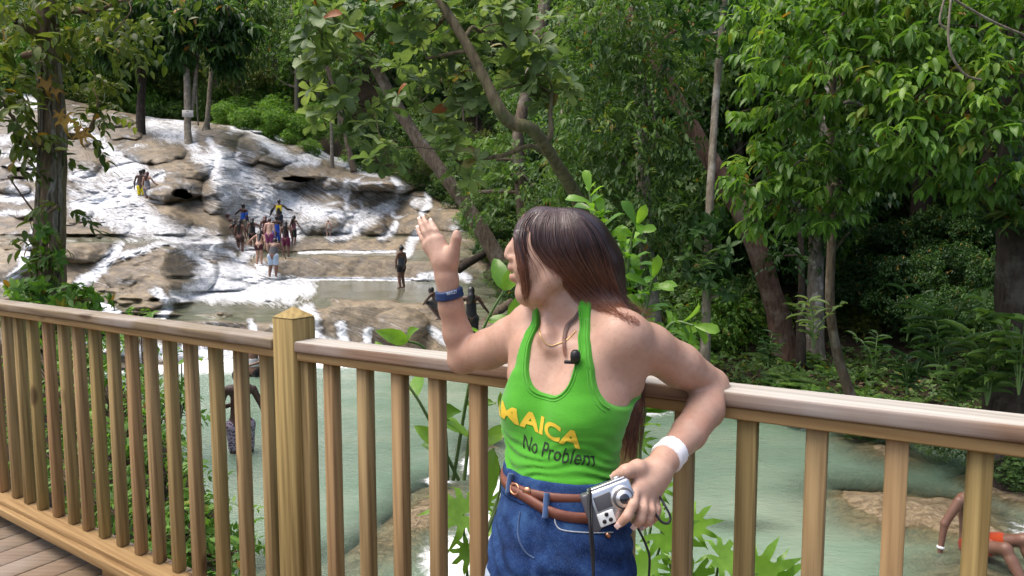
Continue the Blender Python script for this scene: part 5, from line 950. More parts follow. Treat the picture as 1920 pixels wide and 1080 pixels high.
# left hand: back of the hand towards us, closed round the little camera
lk = [pt(1190, 921, 1.121), pt(1204, 930, 1.127), pt(1216, 935, 1.137), pt(1226, 936, 1.150)]
B.cone(LW_, pt(1232, 885, 1.168), .0245, .026, .012)
for q, w in zip(lk, (.0125, .0125, .012, .011)): B.cone(pt(1230, 886, 1.165), q, .0215, w, .012)
LF = [[lk[0], pt(1187, 945, 1.089), pt(1176, 968, 1.083), pt(1162, 982, 1.091)], [lk[1], pt(1205, 955, 1.101), pt(1201, 973, 1.097), pt(1192, 984, 1.105)], [lk[2], pt(1220, 957, 1.113), pt(1216, 974, 1.111), pt(1207, 985, 1.118)], [lk[3], pt(1232, 954, 1.131), pt(1229, 968, 1.128), pt(1222, 978, 1.132)]]
for f_, r_ in zip(LF, (.0088, .0092, .0088, .0078)): B.chain(f_, [r_ * 1.12, r_ * 1.02, r_ * .96, r_ * .8], .003)
B.chain([pt(1222, 884, 1.167), pt(1196, 878, 1.142), pt(1174, 884, 1.127), pt(1154, 892, 1.137)], [.018, .0138, .0108, .0085], .01)
NAIL = [(LF[k][3], LF[k][2]) for k in range(4)] + [(pt(1154, 892, 1.137), pt(1174, 884, 1.127))]
# head in profile
HT = 1.325
hp = lambda px, py, dt=0.0: pt(px, py, HT + dt)
B.ell(hp(1052, 468), (.079, .072, .078), None, .02)
B.ell(hp(1008, 495), (.043, .058, .066), None, .03)
B.ell(hp(996, 440), (.028, .050, .045), None, .03)                                  # brow
B.chain([hp(968, 452), hp(960, 466), hp(952, 478)], [.008, .0085, .0085], .014); B.ell(hp(959, 484, -.010), (.008, .007, .006), None, .008); B.ell(hp(959, 484, .010), (.008, .007, .006), None, .008)
B.ell(hp(988, 500, -.036), (.026, .022, .028), None, .02); B.ell(hp(988, 500, .036), (.026, .022, .028), None, .02)     # smiling cheeks
B.chain([hp(975, 500, -.022), hp(961, 501), hp(975, 500, .022)], [.006, .0085, .006], .009); B.chain([hp(977, 519, -.018), hp(964, 519), hp(977, 519, .018)], [.006, .0085, .006], .009)
B.cone(hp(960, 510.5, -.02), hp(960, 510.5, .02), .0032, .0032, .004, mode='s')                                          # parted lips
B.ell(hp(982, 549), (.016, .018, .017), None, .02)
for sg in (-1, 1): B.chain([hp(986, 553, .014 * sg), hp(1010, 550, .038 * sg), hp(1034, 525, .052 * sg), hp(1042, 490, .060 * sg)], [.012, .012, .013, .012], .022)
B.cone(hp(1000, 556), hp(1040, 556), .012, .026, .03)
B.ell(hp(970, 459, -.03), (.012, .014, .010), None, .01, 's'); B.ell(hp(977, 460, -.030), (.0125, .0125, .0125), None, .004)
B.ell(hp(1048, 480, -.062), (.015, .008, .024), None, .008)
BODY = B.f.copy()
V, Q = B.mesh(); V = relax(V, Q, 2, .4)
wroot = np.array([tl(1075, 0, 0)[0], tl(1075, 0, 0)[1], 0.0])
woman = obj('person', mesh('person', V - wroot, Q, M_SKIN, True), None, wroot)
tag(woman, 'woman in green tank top and denim shorts leaning on the railing, one hand raised', 'person')
mb = MB()
for a_, b_ in NAIL:
    d_ = unit(np.asarray(a_) - np.asarray(b_)); vw_ = unit(np.array([0, 0, CAMZ]) - np.asarray(a_)); n_ = unit(vw_ - d_ * (vw_ @ d_)); s_ = np.cross(d_, n_); c_ = np.asarray(a_) + d_ * .002 + n_ * .0056; V_, F_ = bevel_box((0, 0, 0), (.0088, .0115, .0022), None, .0010, 2); mb.add(V_ @ np.stack([s_, d_, n_]) + c_ - wroot, F_)
for f_ in RF:
    d_ = unit(np.asarray(f_[3]) - np.asarray(f_[2])); V_, F_ = bevel_box((0, 0, 0), (.0075, .002, .013), None, .0009, 2); u_z = d_; s_ = unit(np.cross(d_, [0, 1, 0])); mb.add(V_ @ np.stack([s_, np.cross(d_, s_), u_z]) + np.asarray(f_[3]) + d_ * .007 + np.cross(d_, s_) * .003 * np.sign(np.cross(d_, s_)[1]) - wroot, F_)
obj('nails', mb.mesh('nails', simple('nail', (0.66, 0.47, 0.42), .3), True), woman)
def part(name, mb_or_me, mat=None, parent=None, smooth=True):
    o = obj(name, mb_or_me if isinstance(mb_or_me, bpy.types.Mesh) else mb_or_me.mesh(name, mat, smooth), parent or woman); return o
def shift(V): return np.asarray(V) - wroot
def garment(name, lo, hi, fn, mat, parent=None, it=2, base=None):
    w = B.win(lo, hi); P = B.pts(w); f = fn((GB if base is None else base)[w], P).astype(np.float32); f[0] = f[-1] = .1; f[:, 0] = f[:, -1] = .1; f[:, :, 0] = f[:, :, -1] = .1
    V, Q = surface_nets(f, B.lo + B.h * np.array([q.start for q in w]), B.h); V = relax(V, Q, it, .4)
    F = Field.__new__(Field); F.lo = B.lo + B.h * np.array([q.start for q in w]); F.h = B.h; F.n = np.array(f.shape); F.f = f
    return part(name, mesh(name, shift(V), Q, mat, True), None, parent), F
zrow = lambda py, t: pt(960, py, t)[2]
def ssub(a, b, k=.004): return np.maximum(a, -b)
# tank top
zb, za = zrow(745, 1.215), zrow(772, 1.24)
def f_tank(f, P):
    s, v, a, b = torso_local(P); z = P[..., 2]; d = f - .0048
    fold = sstep(1.06, .97, z) * .0062 * np.sin(z * 330 + 9 * vnoise(np.stack([s * 14, v * 10, z * 16], -1), 3)) * (.5 + .5 * vnoise(P * 22, 6)) + .0016 * vnoise(P * np.array([26, 26, 60.0]), 9); d = d - fold
    zc = zb + .085; zz = np.minimum(z, zc) - zc; w0 = .052 - .20 * np.clip(z - zc, 0, .13); wn_ = ((np.abs(s) / w0) ** 2.6 + (np.abs(zz) / .085) ** 2.6) ** (1 / 2.6)
    neckcut = np.where(v > -.02, (wn_ - 1) * .052, (np.sqrt((s / w0) ** 2 + (np.minimum(z - zc - .06, 0) / .06) ** 2) - 1) * .052)
    zc2 = za + .085; so = .168 - .028 * np.clip((z - zc2) / .12, 0, 1); zz2 = np.minimum(z, zc2) - zc2; armcut = (np.sqrt(((np.abs(s) - so) / .083) ** 2 + (zz2 / .085) ** 2) - 1) * .08
    armcut = np.where(np.abs(s) > so, np.minimum(armcut, zz2 + .0), armcut)
    armcut = np.where((np.abs(s) > so) & (z > za), -.02, armcut)
    d = np.maximum(d, -neckcut); d = np.maximum(d, -armcut); d = np.maximum(d, .905 - z); return d
tank, FT = garment('tank_top', (-.16, 1.02, .89), (.34, 1.5, 1.36), f_tank, M_TANK)
def front_hit(F, s, z, off=.0):
    cx, cy, a, b, ps = torso_par(z); e = np.stack([np.cos(ps), -np.sin(ps), 0 * z], -1); f = np.stack([-np.sin(ps), -np.cos(ps), 0 * z], -1); O = np.stack([cx, cy, z], -1) + e * s[:, None]; rr = np.arange(.2, -.06, -.0015); v = F.at(O[:, None] + f[:, None] * rr[None, :, None]) - off; k = np.clip((v < 0).argmax(1), 1, None); i = np.arange(len(z)); v0, v1 = v[i, k - 1], v[i, k]
    ok = (v < 0).any(1) & (rr[k] > .0); return (O + f * (rr[k - 1] - .0015 * np.clip(v0 / (v0 - v1 + 1e-9), 0, 1))[:, None])[ok]
zc_ = zb + .085; th = np.linspace(0, np.pi, 60); ct, st_ = np.cos(th), np.sin(th)
for d_, r_ in ((.0035, .0022), (.0085, .0012)):
    ns = (.052 + d_) * np.sign(ct) * np.abs(ct) ** (2 / 2.6); nz = zc_ - (.085 + d_) * np.abs(st_) ** (2 / 2.6); up_z = np.linspace(zc_ + .07, zc_ + .004, 14); w_u = .052 + d_ - .20 * np.clip(up_z - zc_, 0, .13)
    S_ = np.concatenate([w_u, ns, -w_u[::-1]]); Z_ = np.concatenate([up_z, nz, up_z[::-1]]); mb = MB(); add_tube(mb, shift(front_hit(FT, S_, Z_)), r_, 6, .5); part('neck_hem', mb, M_TANK, tank)
    th2 = np.linspace(0, .86, 30); zc2_ = za + .085; as_ = .168 - (.083 + d_) * np.cos(th2[::1] - 0.0); az_ = zc2_ - (.085 + d_) * np.sin(th2); uz = np.linspace(zc2_ + .085, zc2_, 14); us_ = .168 - .028 * np.clip((uz - zc2_) / .12, 0, 1) - .083 - d_
    S_ = np.concatenate([us_, as_]); Z_ = np.concatenate([uz, az_]); mb = MB(); add_tube(mb, shift(front_hit(FT, S_, Z_)), r_, 6, .5); part('arm_hem', mb, M_TANK, tank)
# shorts
zt = .948
def hem(P): return np.where(P[..., 0] < tl(1075, 0, .0)[0] - .02, .742, .60)
def f_shorts(f, P):
    z = P[..., 2]; s, v, a, b = torso_local(np.concatenate([P[..., :2], np.maximum(z, _z[0, 0] + .01)[..., None]], -1)); n = .0036 * vnoise(P * np.array([18, 18, 42.0]), 12) + .0034 * np.sin(z * 130 + s * 60 + 7 * vnoise(P * 9, 14)) * sstep(.90, .82, z) - .007 * np.exp(-((s + .012) / .010) ** 2) * sstep(.92, .88, z) * (v > 0) + .010 * np.exp(-((s + .004 + (z - .80) * .25) / .009) ** 2) * sstep(.83, .78, z) * (v > 0)
    d = f - (.0070 + .004 * sstep(.93, .80, z)) - n; return np.maximum(np.maximum(d, z - zt), hem(P) - z)
shorts, FS = garment('denim_shorts', (-.18, .98, .58), (.34, 1.5, 1.0), f_shorts, M_DENIM)
garment('cuff', (-.18, .98, .58), (.34, 1.5, .80), lambda f, P: np.maximum(np.maximum(f - .0145, P[..., 2] - hem(P) - .022), hem(P) - .012 - P[..., 2]), M_CUFF, shorts)
garment('waistband', (-.18, .98, .88), (.34, 1.5, 1.0), lambda f, P: np.maximum(np.maximum(f - .0095, P[..., 2] - zt - .003), .905 - P[..., 2]), M_DENIM, shorts)
def belt_z(P, k):
    s, v, a, b = torso_local(P); return .929 - .004 * k - k * .024 * sstep(-.07, .09, s)
def f_belt(f, P): return np.minimum(*[np.maximum(f - (.0118 + .0018 * k), np.abs(P[..., 2] - belt_z(P, k)) - .0082) for k in (0, 1)])
def belt_ring(k, n=160):
    """a strap laid round the shorts at the height of belt_z"""
    ph = np.linspace(0, 2 * np.pi, n, endpoint=False); z0 = np.full(n, .929); cx, cy, a, b, ps = torso_par(z0); sg = np.sin(ph) * .12; z = .929 - .004 * k - k * .024 * sstep(-.07, .09, sg); O = np.stack([cx, cy, z], -1); D = np.stack([np.cos(ps) * np.sin(ph) - np.sin(ps) * np.cos(ph), -np.sin(ps) * np.sin(ph) - np.cos(ps) * np.cos(ph), 0 * z], -1)
    rr = np.arange(.22, .03, -.0015); v = FS.at(O[:, None] + D[:, None] * rr[None, :, None]); q = np.clip((v < 0).argmax(1), 1, None); i = np.arange(n); r = rr[q - 1] - .0015 * np.clip(v[i, q - 1] / (v[i, q - 1] - v[i, q] + 1e-9), 0, 1); ker = np.ones(9) / 9; r = np.convolve(np.pad(r, 4, 'wrap'), ker, 'valid')
    h = .0082; lay = [(-.002, -h), (.0030 + .002 * k, -h), (.0040 + .002 * k, 0), (.0030 + .002 * k, h), (-.002, h)]; V = np.stack([O + D * (r + .0016 + dr)[:, None] + np.array([0, 0, dz]) for dr, dz in lay], 1).reshape(-1, 3); j = np.arange(n)[:, None] * 5; j2 = (np.arange(n)[:, None] + 1) % n * 5; c = np.arange(4)[None]; return V, np.stack([j + c, j2 + c, j2 + c + 1, j + c + 1], -1).reshape(-1, 4)
mbb = MB()
for k in (0, 1): V_, F_ = belt_ring(k); mbb.add(shift(V_), F_, .5)
belt = part('belt', mbb, M_BELT, woman, False); FB = FS
def seam(F, pxs, r, name, mat, parent, n=30, off=.001):
    a = spline(np.array([(x, y, 0) for x, y in pxs], float), n); P = F.surf(a[:, 0], a[:, 1], off); mb = MB(); add_tube(mb, shift(P), r, 6, .5); return part(name, mb, mat, parent)
for loop in ([(1026,924),(1024,945),(1023,962),(1022,972)],[(958,888),(955,905),(953,925)]): seam(FB if loop[0][0] != 978 else FS, loop, .0055, 'belt_loop', M_SEAM, shorts, 12, .0075)
seam(FS, [(1040,972),(1043,985),(1055,994),(1090,998),(1125,999),(1150,998)], .0012, 'pocket_edge', M_STITCH, shorts)
seam(FS, [(975,960),(972,985),(973,1010),(985,1035),(1002,1047)], .0015, 'fly_stitching', M_SEAM, shorts)
for q in ((1140,1003),): mb = MB(); c = FS.surf(*q, .002)[0]; add_tube(mb, shift([c, c + np.array([-.001, -.004, 0])]), .0045, 12, .5); part('rivet', mb, M_COPPER, shorts)
mb = MB(); c = FS.surf(990, 921, .004)[0]; add_tube(mb, shift([c, c + np.array([-.002, -.005, 0])]), .0085, 16, .5); part('button', mb, M_COPPER, shorts)
bk = [(958,910),(966,907),(972,913),(971,924),(965,927),(958,921),(958,910)]; P = FB.surf([q[0] for q in bk], [q[1] for q in bk], .0085); mb = MB(); add_tube(mb, shift(spline(P, 30)), .0019, 8, .5); part('buckle', mb, M_COPPER, belt)
# necklace, wristbands
nk = [(1008,600),(1012,625),(1020,640),(1032,648),(1048,644),(1064,636),(1080,620)]; sp = spline(np.array([(x, y, 0) for x, y in nk], float), 60); mb = MB(); add_tube(mb, shift(B.surf(sp[:, 0], sp[:, 1], .0012)), .00095, 6, .5); part('necklace', mb, M_GOLD, woman)
def band(name, A, Bp, ctr, hw, off, mat, wob=0.0):
    ax = unit(np.asarray(Bp) - np.asarray(A)); c = np.asarray(ctr); 
    return garment(name, c - .06, c + .06, lambda f, P: np.maximum(np.maximum(f - off, np.abs((P - c) @ ax) - hw), np.sqrt(((P - c) ** 2).sum(-1)) - .055), mat, None, 1, BODY)
rb, FRB = band('wristband', RW_, RE_, pt(840, 551, 1.497) + np.array([0, 0, 0]), .0105, .0062, M_NAVY)
lb, FLB = band('paper_wristband', LW_, pt(1292, 812, 1.275), pt(1256, 850, 1.211), .0165, .0042, M_WHITE)
# printed words
def words(F, body, name, text, mat, parent, place, size, off=.0016, bold=0.0, shear=0.0, space=1.0, steps=3):
    """place(u,v): print coordinates (u along the line in em, v up) -> photo pixel"""
    cu = bpy.data.curves.new('t', 'FONT'); cu.body = text; cu.size = 1.0; cu.offset = bold; cu.shear = shear; cu.space_character = space; cu.resolution_u = 4
    o = bpy.data.objects.new('t', cu); COL.objects.link(o); bpy.context.view_layer.update(); me = bpy.data.meshes.new_from_object(o.evaluated_get(bpy.context.evaluated_depsgraph_get())); bpy.data.objects.remove(o)
    bm = bmesh.new(); bm.from_mesh(me); bmesh.ops.triangulate(bm, faces=bm.faces[:]); bmesh.ops.remove_doubles(bm, verts=bm.verts[:], dist=1e-4)
    for _ in range(steps): bmesh.ops.subdivide_edges(bm, edges=[e for e in bm.edges if e.calc_length() > .12], cuts=1); bmesh.ops.triangulate(bm, faces=bm.faces[:])
    co = np.array([v.co[:] for v in bm.verts]); fs = np.array([[v.index for v in f.verts] for f in bm.faces]); bm.free(); w = co[:, 0].max()
    px, py = place(co[:, 0], co[:, 1], w); P = F.surf(px, py, off); return part(name, mesh(name, shift(P), fs, mat, False), None, parent)
def text_mesh(text, bold=0.0, shear=0.0, space=1.0, steps=2):
    cu = bpy.data.curves.new('t', 'FONT'); cu.body = text; cu.size = 1.0; cu.offset = bold; cu.shear = shear; cu.space_character = space; cu.resolution_u = 4
    o = bpy.data.objects.new('t', cu); COL.objects.link(o); bpy.context.view_layer.update(); me = bpy.data.meshes.new_from_object(o.evaluated_get(bpy.context.evaluated_depsgraph_get())); bpy.data.objects.remove(o)
    bm = bmesh.new(); bm.from_mesh(me); bmesh.ops.remove_doubles(bm, verts=bm.verts[:], dist=1e-4); bmesh.ops.triangulate(bm, faces=bm.faces[:])
    for _ in range(steps):
        bmesh.ops.subdivide_edges(bm, edges=[e for e in bm.edges if e.calc_length() > .10], cuts=1); bmesh.ops.triangulate(bm, faces=bm.faces[:])
    bm.verts.index_update(); co = np.array([v.co[:] for v in bm.verts]); fs = np.array([[v.index for v in f.verts] for f in bm.faces]); bm.free(); co[:, 0] /= co[:, 0].max(); co[:, 1] /= .7; return co, fs
def wrap_print(F, name, text, mat, parent, phi0, phi1, z0, z1, h, off=.0012, **kw):
    co, fs = text_mesh(text, **kw); ph = phi0 + (phi1 - phi0) * co[:, 0]; z = z0 + (z1 - z0) * co[:, 0] + co[:, 1] * h
    cx, cy, a, b, ps = torso_par(z); D = np.stack([np.cos(ps) * np.sin(ph) - np.sin(ps) * np.cos(ph), -np.sin(ps) * np.sin(ph) - np.cos(ps) * np.cos(ph), 0 * z], -1); O = np.stack([cx, cy, z], -1)
    rr = np.arange(.20, .03, -.0015); v = F.at(O[:, None] + D[:, None] * rr[None, :, None]) - off; k = np.clip((v < 0).argmax(1), 1, None); i = np.arange(len(z)); v0, v1 = v[i, k - 1], v[i, k]; r = rr[k - 1] - .0015 * np.clip(v0 / (v0 - v1 + 1e-9), 0, 1)
    return part(name, mesh(name, shift(O + D * r[:, None]), fs, mat, False), None, parent)
wrap_print(FT, 'lettering', 'JAMAICA', M_PRINT_Y, tank, -1.30, .78, 1.052, 1.010, .028, bold=.035, space=1.05)
wrap_print(FT, 'lettering', 'No Problem', M_PRINT_K, tank, -.50, 1.06, .994, .978, .026, bold=.004, shear=.32, space=1.02)
def flat_print(F, name, text, mat, parent, p0, p1, h, off=.0012, **kw):
    """a word along a short photo-pixel line, laid on the surface it is printed on"""
    co, fs = text_mesh(text, **kw); p0 = np.array(p0, float); p1 = np.array(p1, float); d = p1 - p0; n = np.array([d[1], -d[0]]) / np.linalg.norm(d); q = p0 + co[:, :1] * d + co[:, 1:2] * n * h; P = F.surf(q[:, 0], q[:, 1], off); return part(name, mesh(name, shift(P), fs, mat, False), None, parent)
flat_print(FRB, 'lettering', 'MARLEY', M_PRINT_W, rb, (838, 554), (858, 549), 6.5, bold=.02)
# neck and arm hems of the tank top as beads along the cut
# ------------------------------------------------------------------ hair
HB = Field((-.06, 1.14, .98), (.34, 1.60, 1.47), .0045)
HB.ell(hp(1056, 465), (.086, .082, .080), None, .02)
HB.ell(hp(1008, 434), (.036, .056, .048), None, .03)
HB.cone(hp(1085, 470, 0), hp(1110, 500, .015), .068, .060, .03); HB.cone(hp(1110, 500, .015), hp(1135, 548, .03), .058, .040, .03); HB.cone(hp(1135, 548, .03), hp(1158, 580, .05), .034, .010, .03)
HB.chain([hp(1150, 575, .06), hp(1176, 625, .095), hp(1186, 690, .075), hp(1186, 760, .04), hp(1180, 815, .03)], [.030, .026, .020, .016, .007], .02)
def f_face(P):
    """keeps the hair off the face, cheek and the side of the neck"""
    x, y = proj(P); a = np.array([(940, 436), (966, 442), (984, 484), (1016, 492), (1078, 545), (1100, 578)], float); best = np.full(x.shape, 1e9); low = np.interp(x, a[:, 0], a[:, 1]); return np.where((x < 1103), (low - y) / FPX * HT, .05 + 0 * x)
_w = HB.win((-.06, 1.14, .98), (.34, 1.60, 1.47)); HB.f = np.maximum(HB.f, -f_face(HB.pts(_w)).astype(np.float32) * .85)
uf = Field.__new__(Field); uf.lo = B.lo; uf.h = B.h; uf.n = B.n; uf.f = BODY
lk_ = uf.surf([974, 976, 980, 984, 987], [440, 470, 505, 540, 562], .003); HB.chain(lk_, [.014, .012, .009, .006, .003], .006)
HV, HQ = HB.mesh(); HV = relax(HV, HQ, 3)
g = np.random.default_rng(17)
hair = part('hair', mesh('hair', shift(HV), HQ, M_HAIR, True, {'tint': .25 + .35 * vnoise(HV * np.array([40, 40, 8.0]), 3), 'len': np.clip((1.37 - HV[:, 2]) / .28, 0, .8)}))
GUIDE = [[(986,404),(972,424),(969,452),(974,482),(979,515),(984,548),(986,575)], [(998,400),(984,422),(980,452),(986,478),(994,505),(999,535),(1000,560)], [(1008,398),(992,424),(990,455),(1000,478),(1016,498),(1030,530),(1034,560)],
 [(1022,396),(1004,425),(1006,458),(1025,486),(1052,515),(1080,545),(1108,580)], [(1037,395),(1030,428),(1036,468),(1060,505),(1090,540),(1125,575),(1160,594)], [(1052,394),(1055,430),(1066,474),(1092,514),(1122,553),(1155,585),(1192,603)],
 [(1066,396),(1080,430),(1096,474),(1116,515),(1140,555),(1166,588),(1200,608)], [(1077,399),(1102,432),(1120,474),(1133,512),(1150,550),(1170,585),(1196,606)], [(1086,403),(1118,434),(1137,476),(1145,512),(1156,548),(1172,580),(1196,600)]]
GW = np.array([.35, .30, .45, 1.0, 1.2, 1.3, 1.3, 1.2, .9]); GA = np.array([spline(np.array([(x, y, 0) for x, y in q], float), 26)[:, :2] for q in GUIDE])
NS = 5200; us = np.concatenate([g.uniform(0, .42, 330), g.uniform(.5, 2.6, 16), np.interp(g.random(NS - 346), [0, .12, .3, .8, 1], [2.75, 3.3, 4.2, 7, 7.999])]); i0 = us.astype(int); fr_ = (us - i0)[:, None, None]; S2 = GA[i0] * (1 - fr_) + GA[i0 + 1] * fr_
cl_ = g.uniform(2.75, 7.99, 90); near_ = cl_[np.abs(us[:, None] - cl_[None]).argmin(1)]; us = np.where(us > 2.7, np.clip(us * .35 + near_ * .65 + g.normal(0, .03, NS), 0, 7.999), us); i0 = us.astype(int); fr_ = (us - i0)[:, None, None]; S2 = GA[i0] * (1 - fr_) + GA[i0 + 1] * fr_
ln = g.uniform(.60, 1.0, NS); _q = ln[:, None] * np.linspace(0, 25, 26)[None]; _i = np.clip(_q.astype(int), 0, 24); _f = (_q - _i)[..., None]; _r = np.arange(NS)[:, None]; S2 = S2[_r, _i] * (1 - _f) + S2[_r, _i + 1] * _f
u_ = np.linspace(0, 1, 26)[None, :, None]; amp = g.normal(0, 1, (NS, 1, 2)); ph = g.uniform(0, 6.28, (NS, 1, 1)); S2 = S2 + amp * np.array([4.0, 3.0]) * u_ + 2.0 * np.sin(u_ * g.uniform(4, 11, (NS, 1, 1)) + ph) * u_ + g.normal(0, 1.4, (NS, 1, 2))
HBx = HB
hd = Field((-.06, 1.14, .98), (.34, 1.60, 1.47), .0045); hd.f = np.minimum(HB.f, np.maximum(HB.f, 1)); 
# union of hair hull and body gives the surface strands lie on
_P = HB.pts(_w); hd.f = np.minimum(HB.f, B.at(_P).astype(np.float32) + .002)
flat = S2.reshape(-1, 2); SP = hd.surf(flat[:, 0], flat[:, 1], 0.0, 1.12, 1.6); tt = ((SP - np.array([0, 0, CAMZ])) @ np.array([0, _cp, -_sp])).reshape(NS, 26)
k_ = np.array([.25, .5, .25])
for _ in range(10): tt[:, 1:-1] = tt[:, :-2] * .25 + tt[:, 1:-1] * .5 + tt[:, 2:] * .25
lift = g.gamma(1.3, .0016, (NS, 1)); tt = tt - .0012 - lift * np.linspace(.25, 1, 26)[None]
SP = pt(S2[..., 0], S2[..., 1], tt); ln = g.uniform(.72, 1.0, NS)
def strands(SPs, w, name, mat, parent, taper=True, lens=None, seed=1):
    n, m, _ = SPs.shape; T_ = unit(np.gradient(SPs, axis=1)); vw = unit(SPs - np.array([0, 0, CAMZ])); sd = unit(np.cross(T_, vw)); up = np.cross(sd, T_); tp = np.linspace(1, .25, m)[None, :, None] * np.ones((n, 1, 1)); ww = np.asarray(w).reshape(-1, 1, 1) * tp
    ring = np.stack([SPs - sd * ww, SPs + up * ww * .6, SPs + sd * ww, SPs - up * ww * .6], 2); V = ring.reshape(-1, 3); b = (np.arange(n)[:, None, None] * m + np.arange(m - 1)[None, :, None]) * 4; j = np.arange(4)[None, None]; j2 = (j + 1) % 4
    F = np.stack([b + j, b + 4 + j, b + 4 + j2, b + j2], -1).reshape(-1, 4); gg = np.random.default_rng(seed); ti = np.repeat(np.clip(gg.normal(.45, .28, n), 0, 1), m * 4); le = np.tile(np.repeat(np.linspace(0, 1, m), 4), n)
    return part(name, mesh(name, shift(V), F, mat, True, {'tint': ti, 'len': le}), None, parent)
strands(SP, g.uniform(.0006, .0015, NS), 'strands', M_HAIR, hair)
# hair that falls behind her shoulder, and the loose lock on her chest
BK = np.array([[(1135,560,1.37),(1168,600,1.43),(1184,660,1.43),(1190,720,1.39),(1188,770,1.37),(1180,825,1.36)]], float); n2 = 320; bx_ = spline(BK[0], 22); off = g.normal(0, 1, (n2, 1, 3)) * np.array([9, 3, .018]); w_ = np.linspace(.35, 1, 22)[None, :, None]; Q_ = bx_[None] + off * w_ + np.array([4.0, 0, 0]) * np.sin(np.linspace(0, 5, 22)[None, :, None] + g.uniform(0, 6, (n2, 1, 1))); Q_[..., 1] += (g.uniform(-30, 40, (n2, 1)) * np.linspace(0, 1, 22)[None])
strands(pt(Q_[..., 0], Q_[..., 1], Q_[..., 2]), g.uniform(.0007, .0015, n2), 'strands', M_HAIR, hair, seed=2)
LK = spline(np.array([(1092,575,0),(1080,595,0),(1064,612,0),(1058,640,0),(1060,668,0)], float), 26); q = LK[None, :, :2] + g.normal(0, 1.6, (26, 1, 2)) * np.linspace(.5, 1, 26)[None, :, None]; P = FT.surf(*np.zeros((2, 1))) if False else None
uf = Field.__new__(Field); uf.lo = B.lo; uf.h = B.h; uf.n = B.n; uf.f = BODY; p_ = uf.surf(q[..., 0].ravel(), q[..., 1].ravel(), .004); strands(p_.reshape(26, 26, 3), np.full(26, .0009), 'loose_lock', M_HAIR, hair, seed=3)
# fly-away hairs
n3 = 90; ui = g.uniform(5.5, 7.99, n3); i0 = ui.astype(int); f3 = (ui - i0)[:, None, None]; S3 = GA[i0] * (1 - f3) + GA[i0 + 1] * f3; d3 = np.linspace(0, 1, 26)[None, :, None] ** 1.6; S3 = S3 + d3 * np.stack([g.uniform(2, 34, n3), g.uniform(-26, 10, n3)], -1)[:, None]
strands(pt(S3[..., 0], S3[..., 1], HT + .01 + g.normal(0, .02, (n3, 1)) * np.ones((1, 26))), np.full(n3, .00045), 'flyaway_strands', M_HAIR, hair, seed=4)

# ------------------------------------------------------------------ what she holds and wears clipped on
c0 = pt(1142, 944, 1.110); ex = unit(pt(1165, 903, 1.110) - pt(1106, 926, 1.103)); ey = unit(pt(1106, 926, 1.103) - pt(1128, 992, 1.095)); ez = unit(np.cross(ex, ey)); ez = -ez if ez[1] > 0 else ez; ey = np.cross(ez, ex); MC = np.stack([ex, ey, ez], 1)
cm = empty('camera', c0); tag(cm, 'silver compact camera held at her hip by its wrist strap', 'camera')
def cpart(name, V, F, mat, parent=cm): mb = MB(); mb.add(V, F, .5); return obj(name, mb.mesh(name, mat, False), parent)
M_SILVER = simple('brushed_silver', (0.62, 0.62, 0.64), .28, metal=.85, var=.06); M_CGREY = simple('dark_camera_grey', (0.085, 0.085, 0.095), .35); M_GLASS = simple('lens_glass', (0.02, 0.02, 0.03), .06, spec=.8); M_PALE = simple('pale_plate', (0.66, 0.68, 0.67), .4)
def lb_(c, size, b, M=MC): V, F = bevel_box((0, 0, 0), size, None, b, 3); return V @ M.T + M @ np.asarray(c), F
cpart('body', *lb_((0.005, 0, 0), (.080, .060, .022), .006), M_SILVER); cpart('grip', *lb_((-.0345, -.0015, .0015), (.015, .0635, .024), .005), M_CGREY); cpart('top_plate', *lb_((.006, .0315, 0), (.066, .004, .016), .0015), M_SILVER); cpart('front_panel', *lb_((-.009, .008, .0105), (.030, .024, .004), .0015), M_CGREY)
pl = cpart('pale_plate', *lb_((-.014, -.018, .0115), (.029, .022, .005), .0024), M_PALE)
for (x, y, r) in ((-.0125, -.0115, .0034), (-.0195, -.021, .0034), (-.0085, -.0215, .0034)): mb = MB(); q = np.array([c for c in ((x, y, .0138), (x, y, .0152))]) @ MC.T; add_tube(mb, q, r, 14, .5); obj('opening', mb.mesh('opening', M_BLACK, True), pl)
cl = None
for (r0, r1, z0, z1, mt, nm) in ((.0215, .0205, .010, .016, M_SILVER, 'lens'), (.0175, .0168, .0158, .021, M_CGREY, 'lens_ring'), (.0145, .0138, .0208, .0255, M_SILVER, 'lens_ring'), (.0085, .0080, .0253, .0262, M_GLASS, 'lens_glass')):
    mb = MB(); q = np.array([(.023, .003, z0), (.023, .003, z1)]) @ MC.T; add_tube(mb, q, [r0, r1], 28, .5); o = obj(nm, mb.mesh(nm, mt, False), cl or cm); cl = cl or o
mb = MB(); q = np.array([(.026, .033, 0), (.026, .0365, 0)]) @ MC.T; add_tube(mb, q, .006, 16, .5); obj('shutter_button', mb.mesh('shutter_button', M_SILVER, True), cm)
mb = MB()
for S in ([(1106,916,1.100),(1104,950,1.085),(1106,990,1.068),(1110,1040,1.068),(1114,1110,1.070)],[(1106,916,1.100),(1109,950,1.088),(1110,990,1.070),(1113,1040,1.068),(1112,1110,1.070)],[(1236,930,1.140),(1248,950,1.120),(1257,970,1.115),(1252,981,1.110),(1240,978,1.110),(1228,962,1.115)],[(1192,984,1.110),(1205,1008,1.110),(1217,1040,1.110),(1217,1075,1.115),(1213,1110,1.120)]):
    P = spline(pt(*np.array(S, float).T), 24); add_tube(mb, P - c0, .0022, 6, .5)
obj('strap', mb.mesh('strap', M_STRAP, True), cm)
